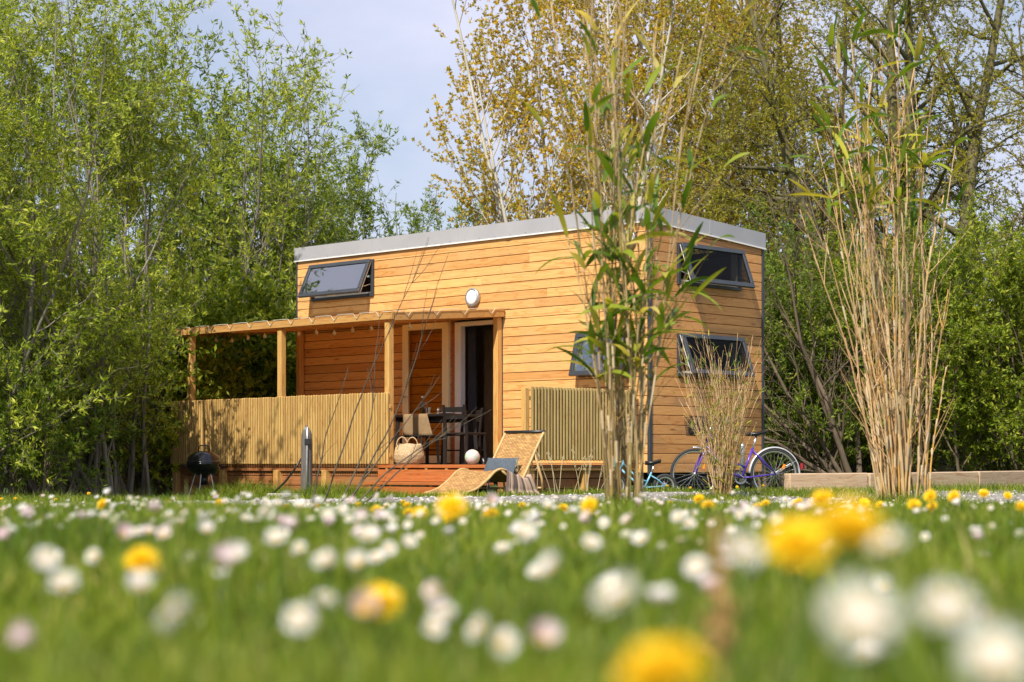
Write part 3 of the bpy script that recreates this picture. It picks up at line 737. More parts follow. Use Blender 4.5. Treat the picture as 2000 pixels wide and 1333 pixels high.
# lounger
m_wick, t, b, o = new_mat('wicker')
tcn = t.nodes.new('ShaderNodeTexCoord')
w1 = t.nodes.new('ShaderNodeTexWave'); w1.bands_direction = 'X'; w1.inputs['Scale'].default_value = 9; w1.inputs['Distortion'].default_value = .5
br = t.nodes.new('ShaderNodeTexBrick'); br.inputs['Scale'].default_value = 20; br.inputs['Mortar Size'].default_value = .10; br.inputs['Mortar Smooth'].default_value = .8; br.inputs['Brick Width'].default_value = 1.1; br.inputs['Row Height'].default_value = .4
br.inputs['Color1'].default_value = (.60, .37, .13, 1); br.inputs['Color2'].default_value = (.40, .22, .07, 1); br.inputs['Mortar'].default_value = (.16, .085, .03, 1)
lk(t, tcn.outputs['UV'], br.inputs['Vector']); lk(t, tcn.outputs['UV'], w1.inputs[0])
nn = noise(t, 14, 4)
cc = mix(t, br.outputs[0], ramp(t, nn.outputs[0], [(.3, (.72, .66, .6)), (.7, (1.15, 1.1, 1.05))]), 1, 'MULTIPLY')
lk(t, cc, b.inputs['Base Color']); b.inputs['Roughness'].default_value = .7; bump(t, b, br.outputs['Fac'], -.8, .006)
m_cane = simple('cane_pole', (.58, .38, .16), .5, 0, (.44, .27, .10), 12)
lx, ly = -.47, 21.45; lgz = gz(-.4, 21.9) + .015
lo = thing('wicker_lounger', 'curved wicker sun lounger with a raised back standing beside the gravel path', 'sun lounger', (lx, ly, lgz), math.atan2(.7205, .6934))
prof = np.array([(-.12, .035), (0, .06), (.12, .10), (.27, .19), (.40, .285), (.50, .31), (.60, .285), (.70, .23), (.79, .19), (.85, .205), (.90, .265), (1.0, .42), (1.1, .575), (1.215, .745)])
tt = np.linspace(0, len(prof) - 1, 70)
def cr_(P, t_):
    i = np.clip(np.floor(t_).astype(int), 0, len(P) - 2); f = (t_ - i)[:, None]
    p0 = P[np.clip(i - 1, 0, None)]; p1 = P[i]; p2 = P[i + 1]; p3 = P[np.clip(i + 2, None, len(P) - 1)]
    return .5 * (2 * p1 + (p2 - p0) * f + (2 * p0 - 5 * p1 + 4 * p2 - p3) * f ** 2 + (3 * p1 - p0 - 3 * p2 + p3) * f ** 3)
PP = cr_(prof, tt); LW = .62
g = MB(); ws = np.linspace(0, LW, 16)
G = np.stack([np.stack([np.full(16, u), ws, np.full(16, z) - .02 * np.sin(ws / LW * math.pi)], 1) for u, z in PP])
g.grid(G); wk = g.build('woven_seat', m_wick, lo, True)
uv = wk.data.uv_layers.new(name='UVMap'); arc = np.concatenate([[0], np.cumsum(np.linalg.norm(np.diff(PP, axis=0), axis=1))])
vi = np.zeros(len(wk.data.loops), int); wk.data.loops.foreach_get('vertex_index', vi)
UV = np.stack([ws[vi % 16], arc[vi // 16]], 1); uv.data.foreach_set('uv', UV.astype(np.float32).ravel()); wk.modifiers.new('s', 'SOLIDIFY').thickness = .012
for yy in (0., LW):
    g = MB(); g.tube([(u, yy, z) for u, z in PP], .016, 8); g.build('side_rail', m_cane, lo, True)
    g = MB(); g.tube([(.50, yy, .30), (.60, yy, .24), (.66, yy, .12), (.66, yy, .0)], .014, 8); g.build('leg', m_cane, lo, True)
    g = MB(); g.tube([(.30, yy, .20), (.27, yy, .1), (.28, yy, .0)], .013, 8); g.build('leg', M_black, lo, True)
    g = MB(); g.tube([(1.05, yy, .50), (1.18, yy, .2), (1.2, yy, .0)], .014, 8); g.build('leg', m_cane, lo, True)
for (u, z) in ((-.12, .035), (.66, .09), (1.2, .09)):
    g = MB(); g.tube([(u, 0, z), (u, LW, z)], .013, 8); g.build('cross_bar', m_cane, lo, True)
g = MB(); g.tube([(1.215, -.01, .75), (1.215, LW + .01, .75)], .02, 10); g.build('top_bar', M_black, lo, True)
def cushion(name, w_, h_, d_, mat, label, cat, loc, rot):
    bpyo = MB(); n_ = 16; G1 = []; G2 = []
    for i in range(n_ + 1):
        a1 = []; a2 = []
        for j in range(n_ + 1):
            u = i / n_ * 2 - 1; v = j / n_ * 2 - 1; th = d_ / 2 * ((1 - u * u) * (1 - v * v)) ** .38
            px = u * w_ / 2 * (1 - .06 * (1 - v * v)); py = v * h_ / 2 * (1 - .06 * (1 - u * u)); wr = .006 * math.sin(u * 7 + v * 4)
            a1.append((px, py, th + wr * (1 - abs(u)))); a2.append((px, py, -th))
        G1.append(a1); G2.append(a2[::-1])
    bpyo.grid(G1); bpyo.grid(G2); o_ = bpyo.build(name, mat, None, True, loc, rot); return prop(o_, label, cat)
ux, uy = .6934, .7205; vx, vy = -.7205, .6934
def LP(u, v, z): return (lx + ux * u + vx * v, ly + uy * u + vy * v, lgz + z)
o_ = cushion('cushion', .52, .26, .12, simple('slate_linen', (.085, .105, .13), .95, 0, (.06, .075, .095), 40, .2), 'slate blue cushion lying on the seat of the wicker lounger', 'cushion', LP(.83, .34, .33), (0, 0, 0))
o_.rotation_euler = Euler((R(62), 0, math.atan2(.7205, .6934) - R(90)), 'XYZ')
m_bl, t, b, o = new_mat('striped_blanket'); tcn = t.nodes.new('ShaderNodeTexCoord'); wv = t.nodes.new('ShaderNodeTexWave'); wv.bands_direction = 'X'; wv.inputs['Scale'].default_value = 1.1; wv.inputs['Distortion'].default_value = .3
lk(t, tcn.outputs['UV'], wv.inputs[0]); lk(t, ramp(t, wv.outputs[0], [(.0, (.10, .07, .06)), (.18, (.13, .09, .08)), (.26, (.34, .24, .17)), (1, (.42, .30, .22))]), b.inputs['Base Color']); b.inputs['Roughness'].default_value = .95
g = MB(); G = []; UVs = []
path = [(.26, .235), (.14, .25), (.03, .262), (-.025, .25), (-.045, .18), (-.055, .10), (-.06, .02), (-.12, .005)]
pth = cr_(np.array(path), np.linspace(0, len(path) - 1, 26))
for i in range(30):
    u = i / 29; uu = .60 + .28 * u; row = []; fold = .022 * math.sin(u * 25)
    for j, (v, z) in enumerate(pth):
        base = np.interp(uu, PP[:, 0], PP[:, 1]) + .012; zz = base + (z - .25) * (1 if z > .2 else 1) if j < 9 else None
        q = j / 25
        zz = base if v > 0 else max(.01, (base) * (1 - (max(0, j - 11)) / 14) )
        row.append((uu + (uu - .72) * 1.0 * q + fold * .5 * q, v - abs(fold) * q - .012, zz + (abs(fold) * .5 if v > 0 else 0)))
    G.append(row)
g.grid(G); bb = g.build('blanket', m_bl, None, True, (lx, ly, lgz), (0, 0, math.atan2(.7205, .6934)))
uv = bb.data.uv_layers.new(name='UVMap'); vi = np.zeros(len(bb.data.loops), int); bb.data.loops.foreach_get('vertex_index', vi)
uv.data.foreach_set('uv', np.stack([vi // 26 / 29., vi % 26 / 25.], 1).astype(np.float32).ravel()); bb.modifiers.new('s', 'SOLIDIFY').thickness = .006
prop(bb, 'beige blanket with dark stripes draped over the side rail of the wicker lounger', 'blanket')

# sleepers edging
pts = [(3.28, 22.75), (4.35, 23.45), (4.36, 23.457), (6.15, 25.3), (6.16, 25.31), (8.1, 27.9)]
tops = [.345, .35, .345, .36, .362, .37]
labs = ['pale oak sleeper at the bicycle end of the timber edging', 'pale timber sleeper running behind the tall dry reeds', 'pale timber sleeper forming the far end of the edging past the tall reeds']
for i in range(3):
    p, q = pts[2 * i], pts[2 * i + 1]; g = MB()
    d = Vector((q[0] - p[0], q[1] - p[1], 0)); ln = d.length - .008
    g.box(0, ln, -.06, .06, -.26, 0, .012)
    o_ = g.build('timber_sleeper', M_sleeper, None, False, (p[0], p[1], tops[2 * i]), (0, -math.atan2(tops[2 * i + 1] - tops[2 * i], ln), math.atan2(d.y, d.x)))
    prop(o_, labs[i], 'sleeper', 'timber sleepers edging the path')
# ground under higher sleepers is banked up with a low kerb of stones hidden by grass

# small galvanised bollard behind the purple bicycle
px_, py_ = 3.06, 25.3
mp_ = thing('metal_bollard', 'slim galvanised metal post beside the saddle of the purple bicycle', 'bollard', (px_, py_, gz(px_, py_)))
g = MB(); g.lathe([(.0, -.02), (.032, -.02), (.032, .70), (.026, .725), (.0, .735)], 20); g.build('tube', M_steel, mp_, True)
g = MB(); g.lathe([(.033, .0), (.06, .0), (.06, .012), (.033, .014)], 20); g.build('collar', M_steel, mp_)

# ------------------------------------------------------------------ bicycles
m_tyre = simple('tyre_rubber', (.035, .034, .033), .8, 0, (.022, .022, .022), 30)
m_chrome = simple('bright_alloy', (.72, .72, .72), .25, .85, (.6, .6, .6), 10)
m_orange = simple('orange_reflector', (.95, .28, .02), .3)
m_red = simple('red_reflector', (.35, .02, .03), .3)
m_mudg = simple('silver_mudguard', (.70, .71, .73), .3, .3)
def wheel(parent, x, r, name='wheel', spokes=28, tw=.018, refl=True):
    w_ = thing(name, None, None, (x, 0, r), parent=parent)
    g = MB(); g.tube(ring((0, 0, 0), r - tw, 56), tw, 10, closed=True); g.build('tyre', m_tyre, w_, True)
    g = MB(); ro = r - tw * 2; g.lathe([(ro + .004, -.012), (ro - .012, -.013), (ro - .016, 0), (ro - .012, .013), (ro + .004, .012)], 56, axis='y'); g.build('rim', m_chrome, w_, True)
    g = MB()
    for i in range(spokes):
        a_ = i * 2 * math.pi / spokes; b_ = a_ + (.55 if i % 2 else -.55); sd_ = .03 if i % 4 < 2 else -.03
        g.tube([(.022 * math.cos(b_), sd_, .022 * math.sin(b_)), ((ro - .012) * math.cos(a_), 0, (ro - .012) * math.sin(a_))], .0016, 4, cap=False)
    g.build('spokes', m_chrome, w_)
    g = MB(); g.lathe([(0, -.05), (.014, -.05), (.016, -.03), (.026, -.03), (.02, 0), (.026, .03), (.016, .03), (.014, .05), (0, .05)], 16, axis='y'); g.build('hub', m_chrome, w_, True)
    if refl:
        g = MB(); g.box(-.035, .035, -.012, .012, -.018, .018, .005, Matrix.Translation((.13 * r / .33 * -1, 0, r * .28)) @ Matrix.Rotation(R(60), 4, 'Y')); g.build('reflector', m_orange, w_)
    return w_
def bike(label, loc, rz, wb, r, frame_mat, fork_mat, big=True):
    b_ = thing('bicycle', label, 'bicycle', loc, rz)
    k = wb / 1.09; fx, rx = wb / 2, -wb / 2
    bb_ = (-.10 * k, 0, r * .86); st_ = (-.25 * k, 0, r + .34 * k if big else r + .17); hd1 = ((fx - .20, 0, .845) if big else (fx - .10, 0, .45)); hd2 = ((fx - .15, 0, .715) if big else (fx - .075, 0, .365))
    tr_ = .017 if big else .012
    g = MB(); g.tube([bb_, st_], tr_, 10); g.tube([bb_, (.02 * k, 0, bb_[2] + .05 * k), hd2], tr_ * 1.1, 10)
    g.tube([(bb_[0] - .05 * k, 0, bb_[2] + .13 * k), (.06 * k, 0, r + .16 * k), hd1], tr_ * .95, 10)
    g.tube([(hd1[0] - .01, 0, hd1[2] + .03), (hd2[0] + .012, 0, hd2[2] - .02)], tr_ * 1.2, 10)
    for s_ in (-1, 1):
        g.tube([(bb_[0], s_ * .02, bb_[2]), (bb_[0] - .1 * k, s_ * .04, bb_[2] + .005), (rx, s_ * .06, r)], tr_ * .6, 8)
        g.tube([(st_[0] + .005, s_ * .015, st_[2] - .04), (st_[0] - .1 * k, s_ * .04, r + .2 * k if big else r + .09), (rx, s_ * .06, r)], tr_ * .55, 8)
    g.build('frame', frame_mat, b_, True)
    g = MB(); tp = Vector(hd2); tp.z -= .02
    for s_ in (-1, 1): g.tube([(tp.x, s_ * .012, tp.z), (tp.x + .02 * k, s_ * .045, tp.z - .05 * k), (fx - .03 * k, s_ * .05, r + .1 * k), (fx, s_ * .05, r)], tr_ * .75, 8)
    g.build('fork', fork_mat, b_, True)
    wheel(b_, fx, r, spokes=28 if big else 16, tw=.019 if big else .022, refl=big); wheel(b_, rx, r, spokes=28 if big else 16, tw=.019 if big else .022, refl=big)
    sh = .16 if big else .10
    g = MB(); sp = (st_[0] - .05 * k, 0, st_[2] + sh); g.tube([(st_[0] + .003, 0, st_[2] - .02), sp], tr_ * .8, 10); g.build('seat_post', m_chrome, b_, True)
    g = MB(); G = []; SL, SWd = (.26, .10) if big else (.19, .065)
    for i in range(15):
        u = i / 14; wd = SWd * (1 - ss(u * 1.25)) + .022; x = sp[0] - .42 * SL + u * SL; z0_ = sp[2] + .03 + .025 * (1 - u) ** 2 - .008 * math.sin(u * 3.1)
        G.append([(x, wd * math.cos(a_), z0_ + (.018 * math.sin(a_) if math.sin(a_) > 0 else .035 * math.sin(a_))) for a_ in np.linspace(0, 2 * math.pi, 17)])
    g.grid(G); g.add(np.array(G[0][:-1]), [tuple(range(16))]); g.add(np.array(G[-1][:-1]), [tuple(range(16))[::-1]]); g.build('saddle', M_black, b_, True)
    hz = hd1[2] + (.13 if big else .16); hx = hd1[0] - .03
    g = MB(); g.tube([hd1, (hx + .005, 0, hz)], tr_ * .8, 10)
    g.tube([(hx - .10 * k, -.27 * k, hz + .04), (hx - .03, -.22 * k, hz + .05), (hx + .03, -.08, hz + .01), (hx + .03, .08, hz + .01), (hx - .03, .22 * k, hz + .05), (hx - .10 * k, .27 * k, hz + .04)], .011, 8)
    g.build('handlebar', m_chrome if big else M_black, b_, True)
    for s_ in (-1, 1):
        g = MB(); g.tube([(hx - .07 * k, s_ * .25 * k, hz + .044), (hx - .15 * k, s_ * .29 * k, hz + .034)], .017, 10); g.build('grip', M_black if big else simple('maroon_grip', (.16, .02, .04), .5), b_, True)
    # cranks, ring, chain
    g = MB(); y_ = .055; rr = .085 if big else .05
    g.lathe([(rr * .75, -.002), (rr, -.003), (rr, .003), (rr * .75, .002)], 32, (bb_[0], -y_, bb_[2]), 'y')
    for i in range(5):
        a_ = i * 1.2566; g.bar((bb_[0], -y_, bb_[2]), (bb_[0] + rr * .8 * math.cos(a_), -y_, bb_[2] + rr * .8 * math.sin(a_)), .012, .004)
    g.build('chainring', m_chrome, b_)
    for s_ in (-1, 1):
        g = MB(); cl_ = .165 if big else .09; ex = (bb_[0] + s_ * cl_ * .8, s_ * .075, bb_[2] + s_ * cl_ * .55)
        g.bar((bb_[0], s_ * .07, bb_[2]), ex, .018, .012); g.build('crank', m_chrome, b_)
        g = MB(); g.box(ex[0] - .04, ex[0] + .04, ex[1] + (0.01 if s_ > 0 else -.09), ex[1] + (.09 if s_ > 0 else -.01), ex[2] - .012, ex[2] + .012, .005); g.build('pedal', M_black, b_)
    g = MB(); g.lathe([(.015, -.012), (.04, -.01), (.034, .0), (.028, .01), (.015, .012)], 20, (rx, -.045, r), 'y'); g.build('sprocket', m_chrome, b_)
    g = MB(); g.tube([(bb_[0], -y_, bb_[2] + rr), (rx, -.05, r + .034)], .0035, 4); g.tube([(bb_[0], -y_, bb_[2] - rr), (rx + .04, -.05, r - .09), (rx - .01, -.05, r - .07), (rx - .01, -.05, r - .03)], .0035, 4); g.build('chain', M_black, b_)
    if big:
        for x_, a0, a1 in ((rx, R(-8), R(178)), (fx, R(20), R(95))):
            G = []; rm = r + .018
            for a_ in np.linspace(a0, a1, 30):
                G.append([(x_ - (rm + h_) * math.cos(a_), wv_, r + (rm + h_) * math.sin(a_)) for wv_, h_ in ((-.025, -.012), (-.02, .002), (0, .007), (.02, .002), (.025, -.012))])
            g = MB(); g.grid(G); m_ = g.build('mudguard', m_mudg, b_, True); m_.modifiers.new('s', 'SOLIDIFY').thickness = .002
        g = MB(); 
        for s_ in (-1, 1): g.tube([(rx, s_ * .06, r), (rx - (r + .018) * .85, s_ * .022, r + (r + .018) * .5)], .003, 5)
        g.build('mudguard_stay', m_chrome, b_)
        g = MB(); g.box(rx - r - .065, rx - r - .03, -.025, .025, r + .06, r + .14, .008); g.build('rear_light', m_red, b_)
        # wire basket
        g = MB(); cx_, cz_ = hx + .19, hz - .04; m_ = []
        for j in range(8):
            z = j / 7; hw, hl = .10 + .025 * z, .145 + .03 * z; zz = cz_ - .10 + .24 * z
            g.tube([(cx_ - hw, -hl, zz), (cx_ + hw, -hl, zz), (cx_ + hw, hl, zz), (cx_ - hw, hl, zz)], .005 if j == 7 else .0026, 4, closed=True)
        for i in range(11):
            u = i / 10 * 2 - 1
            for s_ in (-1, 1):
                g.tube([(cx_ + u * .10, s_ * .145, cz_ - .1), (cx_ + u * .125, s_ * .175, cz_ + .14)], .0026, 4); g.tube([(cx_ + s_ * .10, u * .145, cz_ - .1), (cx_ + s_ * .125, u * .175, cz_ + .14)], .0026, 4)
            g.tube([(cx_ + u * .1, -.145, cz_ - .1), (cx_ + u * .1, .145, cz_ - .1)], .0026, 4); g.tube([(cx_ - .1, u * .145, cz_ - .1), (cx_ + .1, u * .145, cz_ - .1)], .0026, 4)
        g.build('basket', M_black, b_)
        g = MB(); g.box(cx_ - .09, cx_ + .09, -.135, .135, cz_ - .095, cz_ + .12, .03); g.build('basket_liner', simple('brown_liner', (.05, .033, .028), .9), b_)
    return b_
d = Vector((-1.09, -.26)); d.normalize()
P_f = Vector((2.37, 24.72)); P_r = P_f - d * 1.10; mid = (P_f + P_r) / 2
bike('purple bicycle with silver mudguards and black wire basket against the side of the house', (mid.x, mid.y, gz(mid.x, mid.y) - .01), math.atan2(d.y, d.x), 1.10, .335,
     simple('purple_paint', (.10, .045, .38), .3, .1, (.07, .03, .30), 3, coat=.4), simple('purple_fork', (.10, .04, .36), .3, .1, coat=.4))
kb = bike('small light blue child bicycle with a pink fork behind the foot of the reeds', (1.62, 24.1, gz(1.62, 24.1) + .01), math.atan2(-.12, -1), .64, .155,
     simple('light_blue_paint', (.22, .52, .66), .3, .0, (.16, .42, .58), 3, coat=.4), simple('pink_fork', (.60, .05, .14), .35), False)
g = MB(); g.box(.30, .37, -.07, .07, .38, .50, .015); g.build('handlebar_bag', simple('teal_bag', (.06, .42, .42), .6), kb)
# ------------------------------------------------------------------ plants: generators
class Leafs:
    """collects leaf centres/directions, builds many kite-shaped leaves as one crown mesh"""
    def __init__(s): s.C = []; s.D = []; s.Ls = []; s.Ws = []
    def tufts(s, P, D, n, L_, W_, rng, spread=.9, jitter=.02, droop=0.):
        P = np.repeat(np.asarray(P), n, 0); D = np.repeat(np.asarray(D), n, 0)
        d = D * (1 - spread * .5) + rng.normal(0, spread * .62, P.shape); d[:, 2] -= droop
        d /= np.linalg.norm(d, axis=1)[:, None] + 1e-9
        s.C.append(P + rng.normal(0, jitter, P.shape)); s.D.append(d)
        k = rng.uniform(.6, 1.25, len(P)); s.Ls.append(L_ * k); s.Ws.append(W_ * k * rng.uniform(.75, 1.2, len(P)))
    def build(s, name, mat, parent, rng):
        C_ = np.concatenate(s.C); D = np.concatenate(s.D); l = np.concatenate(s.Ls)[:, None]; w_ = np.concatenate(s.Ws)[:, None]
        r = rng.normal(0, 1, C_.shape); S = np.cross(D, r); S /= np.linalg.norm(S, axis=1)[:, None] + 1e-9
        N = np.cross(S, D)
        V = np.stack([C_, C_ + D * l * .45 + S * w_ * .5 + N * w_ * .12, C_ + D * l, C_ + D * l * .45 - S * w_ * .5 + N * w_ * .12], 1)
        g = MB(); n = len(C_); g.add(V.reshape(-1, 3), [np.arange(n * 4).reshape(-1, 4)])
        return g.build(name, mat, parent)
def walk(p, d, L_, n, rng, wander=.1, up=0., ax=None):
    P = np.empty((n + 1, 3)); P[0] = p; d = np.array(d, float); d /= np.linalg.norm(d); st = L_ / n; D = [d.copy()]
    for i in range(n):
        d = d + rng.normal(0, wander, 3); d[2] += up
        d /= np.linalg.norm(d); P[i + 1] = P[i] + d * st; D.append(d.copy())
    return P, np.array(D)
def side_dir(d, ang, rng, flat=0.):
    r = rng.normal(0, 1, 3); r[2] *= (1 - flat); s_ = np.cross(d, r); s_ /= np.linalg.norm(s_) + 1e-9
    return d * math.cos(ang) + s_ * math.sin(ang)
def tree(name, label, cat, loc, seed, stems, H, r0, lean, n1, len1, n2, len2, leaf, bark_m, leaf_m, group=None, t0=.15, ang1=45, ang2=45,
         up=.03, wander=.07, twigleaf=(.1, 7, .08, .02), n3=0, len3=.3, leandir=None, droop=0., tip_up=.05, tuft_spread=.9, base_r=.15, fine=True, keep=None, rmin=.0035, stemkeep=None):
    rng = np.random.RandomState(seed); root = thing(name, label, cat, loc, 0, group)
    T = MB(); LF = Leafs(); sp, nl, LL, LW_ = twigleaf
    TP = []; TD = []
    for i in range(stems):
        a = rng.rand() * 6.283 if leandir is None else leandir[i][0]; ln = (lean * rng.uniform(.3, 1.1)) if leandir is None else leandir[i][1]
        h = H * rng.uniform(.8, 1.08) if leandir is None else H * leandir[i][2]
        d0 = np.array([math.cos(a) * math.sin(ln), math.sin(a) * math.sin(ln), math.cos(ln)])
        p0 = np.array([math.cos(a) * base_r * rng.rand(), math.sin(a) * base_r * rng.rand(), -.05])
        n = 16
        for _t in range(160):
            P, D = walk(p0, d0, h, n, rng, wander * .7, up)
            if stemkeep is None or all(stemkeep(P[q_]) for q_ in (5, 9, 13, 16)): break
            a = rng.rand() * 6.283; d0 = np.array([math.cos(a) * math.sin(ln), math.sin(a) * math.sin(ln), math.cos(ln)])
            if _t % 40 == 39: h *= .75; ln *= .8
        rs_ = r0 * rng.uniform(.75, 1.1) * (1 - .88 * np.linspace(0, 1, n + 1) ** .9); T.tube(P, np.maximum(rs_, rmin), 8, False)
        m1 = n1
        for j in range(m1):
            t_ = t0 + (1 - t0) * (j + rng.rand()) / m1; k = t_ * n; i0 = min(int(k), n - 1); f = k - i0
            q = P[i0] * (1 - f) + P[i0 + 1] * f; rr = rs_[i0] * .55
            l1 = len1 * (1 - .55 * t_) * rng.uniform(.6, 1.2)
            d1 = side_dir(D[i0], R(ang1) * rng.uniform(.6, 1.25), rng)
            if keep is not None and not keep(q + d1 * l1 * .7): continue
            n_ = 8; P1, D1 = walk(q, d1, l1, n_, rng, wander * 1.3, tip_up); rs1 = np.maximum(min(rr, .035 * l1) * (1 - .85 * np.linspace(0, 1, n_ + 1)), rmin); T.tube(P1, rs1, 5, False)
            for k2 in range(n2):
                t2 = .18 + .82 * (k2 + rng.rand()) / n2; kk = t2 * n_; i1 = min(int(kk), n_ - 1); f2 = kk - i1
                q2 = P1[i1] * (1 - f2) + P1[i1 + 1] * f2
                l2 = len2 * rng.uniform(.5, 1.25) * (1 - .35 * t2); d2 = side_dir(D1[i1], R(ang2) * rng.uniform(.5, 1.3), rng)
                P2, D2 = walk(q2, d2, l2, 5, rng, wander * 1.6, tip_up - droop)
                if fine: T.tube(P2, np.linspace(max(rs1[i1] * .5, rmin), rmin * .7, 6), 3, False)
                m_ = max(2, int(l2 / sp)); ts = np.linspace(.15, 1, m_) * 5; ii = np.minimum(ts.astype(int), 4); ff = (ts - ii)[:, None]
                TP.append(P2[ii] * (1 - ff) + P2[ii + 1] * ff); TD.append(D2[ii])
                for k3 in range(n3):
                    q3 = P2[rng.randint(1, 6)]; d3 = side_dir(D2[2], R(50) * rng.uniform(.5, 1.3), rng); l3 = len3 * rng.uniform(.5, 1.2)
                    P3, D3 = walk(q3, d3, l3, 3, rng, wander * 2, tip_up - droop * 1.5)
                    if fine: T.tube(P3, np.linspace(rmin * .9, rmin * .5, 4), 3, False)
                    m_ = max(1, int(l3 / sp)); ts = np.linspace(.3, 1, m_) * 3; ii = np.minimum(ts.astype(int), 2); ff = (ts - ii)[:, None]
                    TP.append(P3[ii] * (1 - ff) + P3[ii + 1] * ff); TD.append(D3[ii])
            TP.append(P1[-3:]); TD.append(D1[-3:])
    T.build('trunk', bark_m, root, True)
    if leaf > 0:
        TP = np.concatenate(TP); TD = np.concatenate(TD)
        if leaf < 1: s_ = rng.rand(len(TP)) < leaf; TP = TP[s_]; TD = TD[s_]
        LF.tufts(TP, TD, nl, LL, LW_, rng, tuft_spread, LL * .2, droop)
        LF.build('crown', leaf_m, root, rng)
    return root
B_grey = bark('willow_bark', (.08, .068, .05), (.24, .21, .155)); B_dark = bark('dark_bark', (.04, .032, .022), (.12, .095, .06)); B_pale = bark('poplar_bark', (.34, .31, .25), (.58, .54, .45))
B_brown = bark('brown_bark', (.07, .05, .032), (.19, .14, .09)); B_moss = bark('mossy_bark', (.05, .055, .018), (.16, .13, .06))
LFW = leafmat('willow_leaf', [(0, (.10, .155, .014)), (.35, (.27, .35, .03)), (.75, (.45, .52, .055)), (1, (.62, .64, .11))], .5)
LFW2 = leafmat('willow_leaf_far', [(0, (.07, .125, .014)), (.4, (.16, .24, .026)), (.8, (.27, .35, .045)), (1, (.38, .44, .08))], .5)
LFG = leafmat('golden_leaf', [(0, (.32, .26, .02)), (.3, (.54, .42, .025)), (.6, (.64, .45, .03)), (.85, (.56, .34, .06)), (1, (.46, .50, .09))], .45)
LFY = leafmat('yellow_green_leaf', [(0, (.18, .19, .014)), (.5, (.33, .32, .025)), (1, (.46, .38, .045))], .45)
LFB = leafmat('bush_leaf', [(0, (.08, .14, .012)), (.4, (.21, .29, .02)), (.8, (.38, .44, .04)), (1, (.52, .53, .08))], .5)
def W(px, Y): return ((px - 1000) / F * Y, Y)
def put(px, Y): x, y = W(px, Y); return (x, y, gz(x, y))
GL = 'leafy trees left of the tiny house'
_kr = np.random.RandomState(4)
def sunny(base, q, wall=.04, fence=.0):
    # branches that would shade wall or fence are dropped, shaping crowns for the sunlight
    x, y, z = base[0] + q[0], base[1] + q[1], base[2] + q[2]
    lx0 = (x - HX) * ca + (y - HY) * sa; ly0 = -(x - HX) * sa + (y - HY) * ca
    dx = L.x * ca + L.y * sa; dy = -L.x * sa + L.y * ca
    for yl, pr in ((0., wall), (-2.15, fence)):
        t_ = (yl - ly0) / dy; xx = lx0 + dx * t_; zz = z + L.z * t_
        if t_ > 0 and xx > (-7.35 if yl == 0. else -8.5) and (.3 < zz < 4.6 if yl == 0. else .3 < zz < 2.7) and _kr.rand() > pr: return False
    return True
# ---- left: willows, tall multi-stemmed
WL = (.105, 8, .085, .024)
tree('willow', 'large many stemmed willow fanning up from the grass left of the kettle grill', 'tree', put(150, 25.4), 11, 15, 7.2, .032, R(32), 16, 2.0, 9, .7, .68, B_grey, LFW, GL, t0=.04, up=-.004, wander=.1, keep=lambda q: q[0] < (1.0 if q[2] < 3.2 else 1.5) and sunny(put(150, 25.4), q), stemkeep=lambda q: q[0] < 1.0 and sunny(put(150, 25.4), q, 0., 1.), twigleaf=WL, base_r=.7, n3=1, len3=.3)
tree('willow', 'tall bright green willow at the far left edge of the view', 'tree', put(-30, 24.0), 12, 13, 7.4, .03, R(26), 15, 2.0, 9, .75, .68, B_grey, LFW, GL, t0=.04, keep=lambda q: sunny(put(-30, 24.), q), stemkeep=lambda q: q[0] < 2.2 and sunny(put(-30, 24.), q, 0., 1.), up=-.004, wander=.1, twigleaf=WL, base_r=.5, n3=1, len3=.3)
tree('willow', 'willow with pale leaning stems whose branches reach over the left end of the canopy', 'tree', put(228, 26.6), 13, 12, 7.2, .032, R(24), 15, 2.0, 9, .75, .68, B_grey, LFW, GL, t0=.04, up=-.004, wander=.1, keep=lambda q: q[0] < (.5 if q[2] < 3.4 else 1.1) and sunny(put(228, 26.6), q), stemkeep=lambda q: q[0] < .55 and sunny(put(228, 26.6), q, 0., 1.), twigleaf=WL, base_r=.5, n3=1, len3=.3)
tree('willow', 'sparse topped willow rising directly behind the left end of the deck', 'tree', put(395, 32.5), 14, 9, 8.0, .045, R(17), 12, 2.3, 7, .85, .8, B_grey, LFW, GL, t0=.2, twigleaf=(.14, 8, .10, .028), base_r=.5)
tree('willow', 'slender willow with open sprays of leaves against the sky behind the upper left window', 'tree', put(545, 34), 15, 7, 7.5, .04, R(15), 11, 2.3, 6, .9, .7, B_grey, LFW, GL, t0=.22, twigleaf=(.16, 8, .10, .028), base_r=.4)
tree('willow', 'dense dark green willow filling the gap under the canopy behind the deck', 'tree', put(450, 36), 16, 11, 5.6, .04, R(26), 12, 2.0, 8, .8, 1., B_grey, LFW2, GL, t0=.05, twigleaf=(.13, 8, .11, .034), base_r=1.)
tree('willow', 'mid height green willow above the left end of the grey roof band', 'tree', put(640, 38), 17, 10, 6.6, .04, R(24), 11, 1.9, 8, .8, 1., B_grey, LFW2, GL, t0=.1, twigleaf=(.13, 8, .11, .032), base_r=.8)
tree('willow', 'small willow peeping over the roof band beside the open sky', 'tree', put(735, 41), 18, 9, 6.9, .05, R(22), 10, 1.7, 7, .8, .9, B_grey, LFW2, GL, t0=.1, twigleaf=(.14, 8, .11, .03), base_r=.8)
tree('willow', 'low pale green bush top just left of the golden tree above the roof', 'tree', put(825, 44), 19, 7, 6.5, .05, R(20), 9, 1.4, 6, .7, .7, B_grey, LFW2, GL, t0=.1, twigleaf=(.15, 7, .11, .03), base_r=.6)
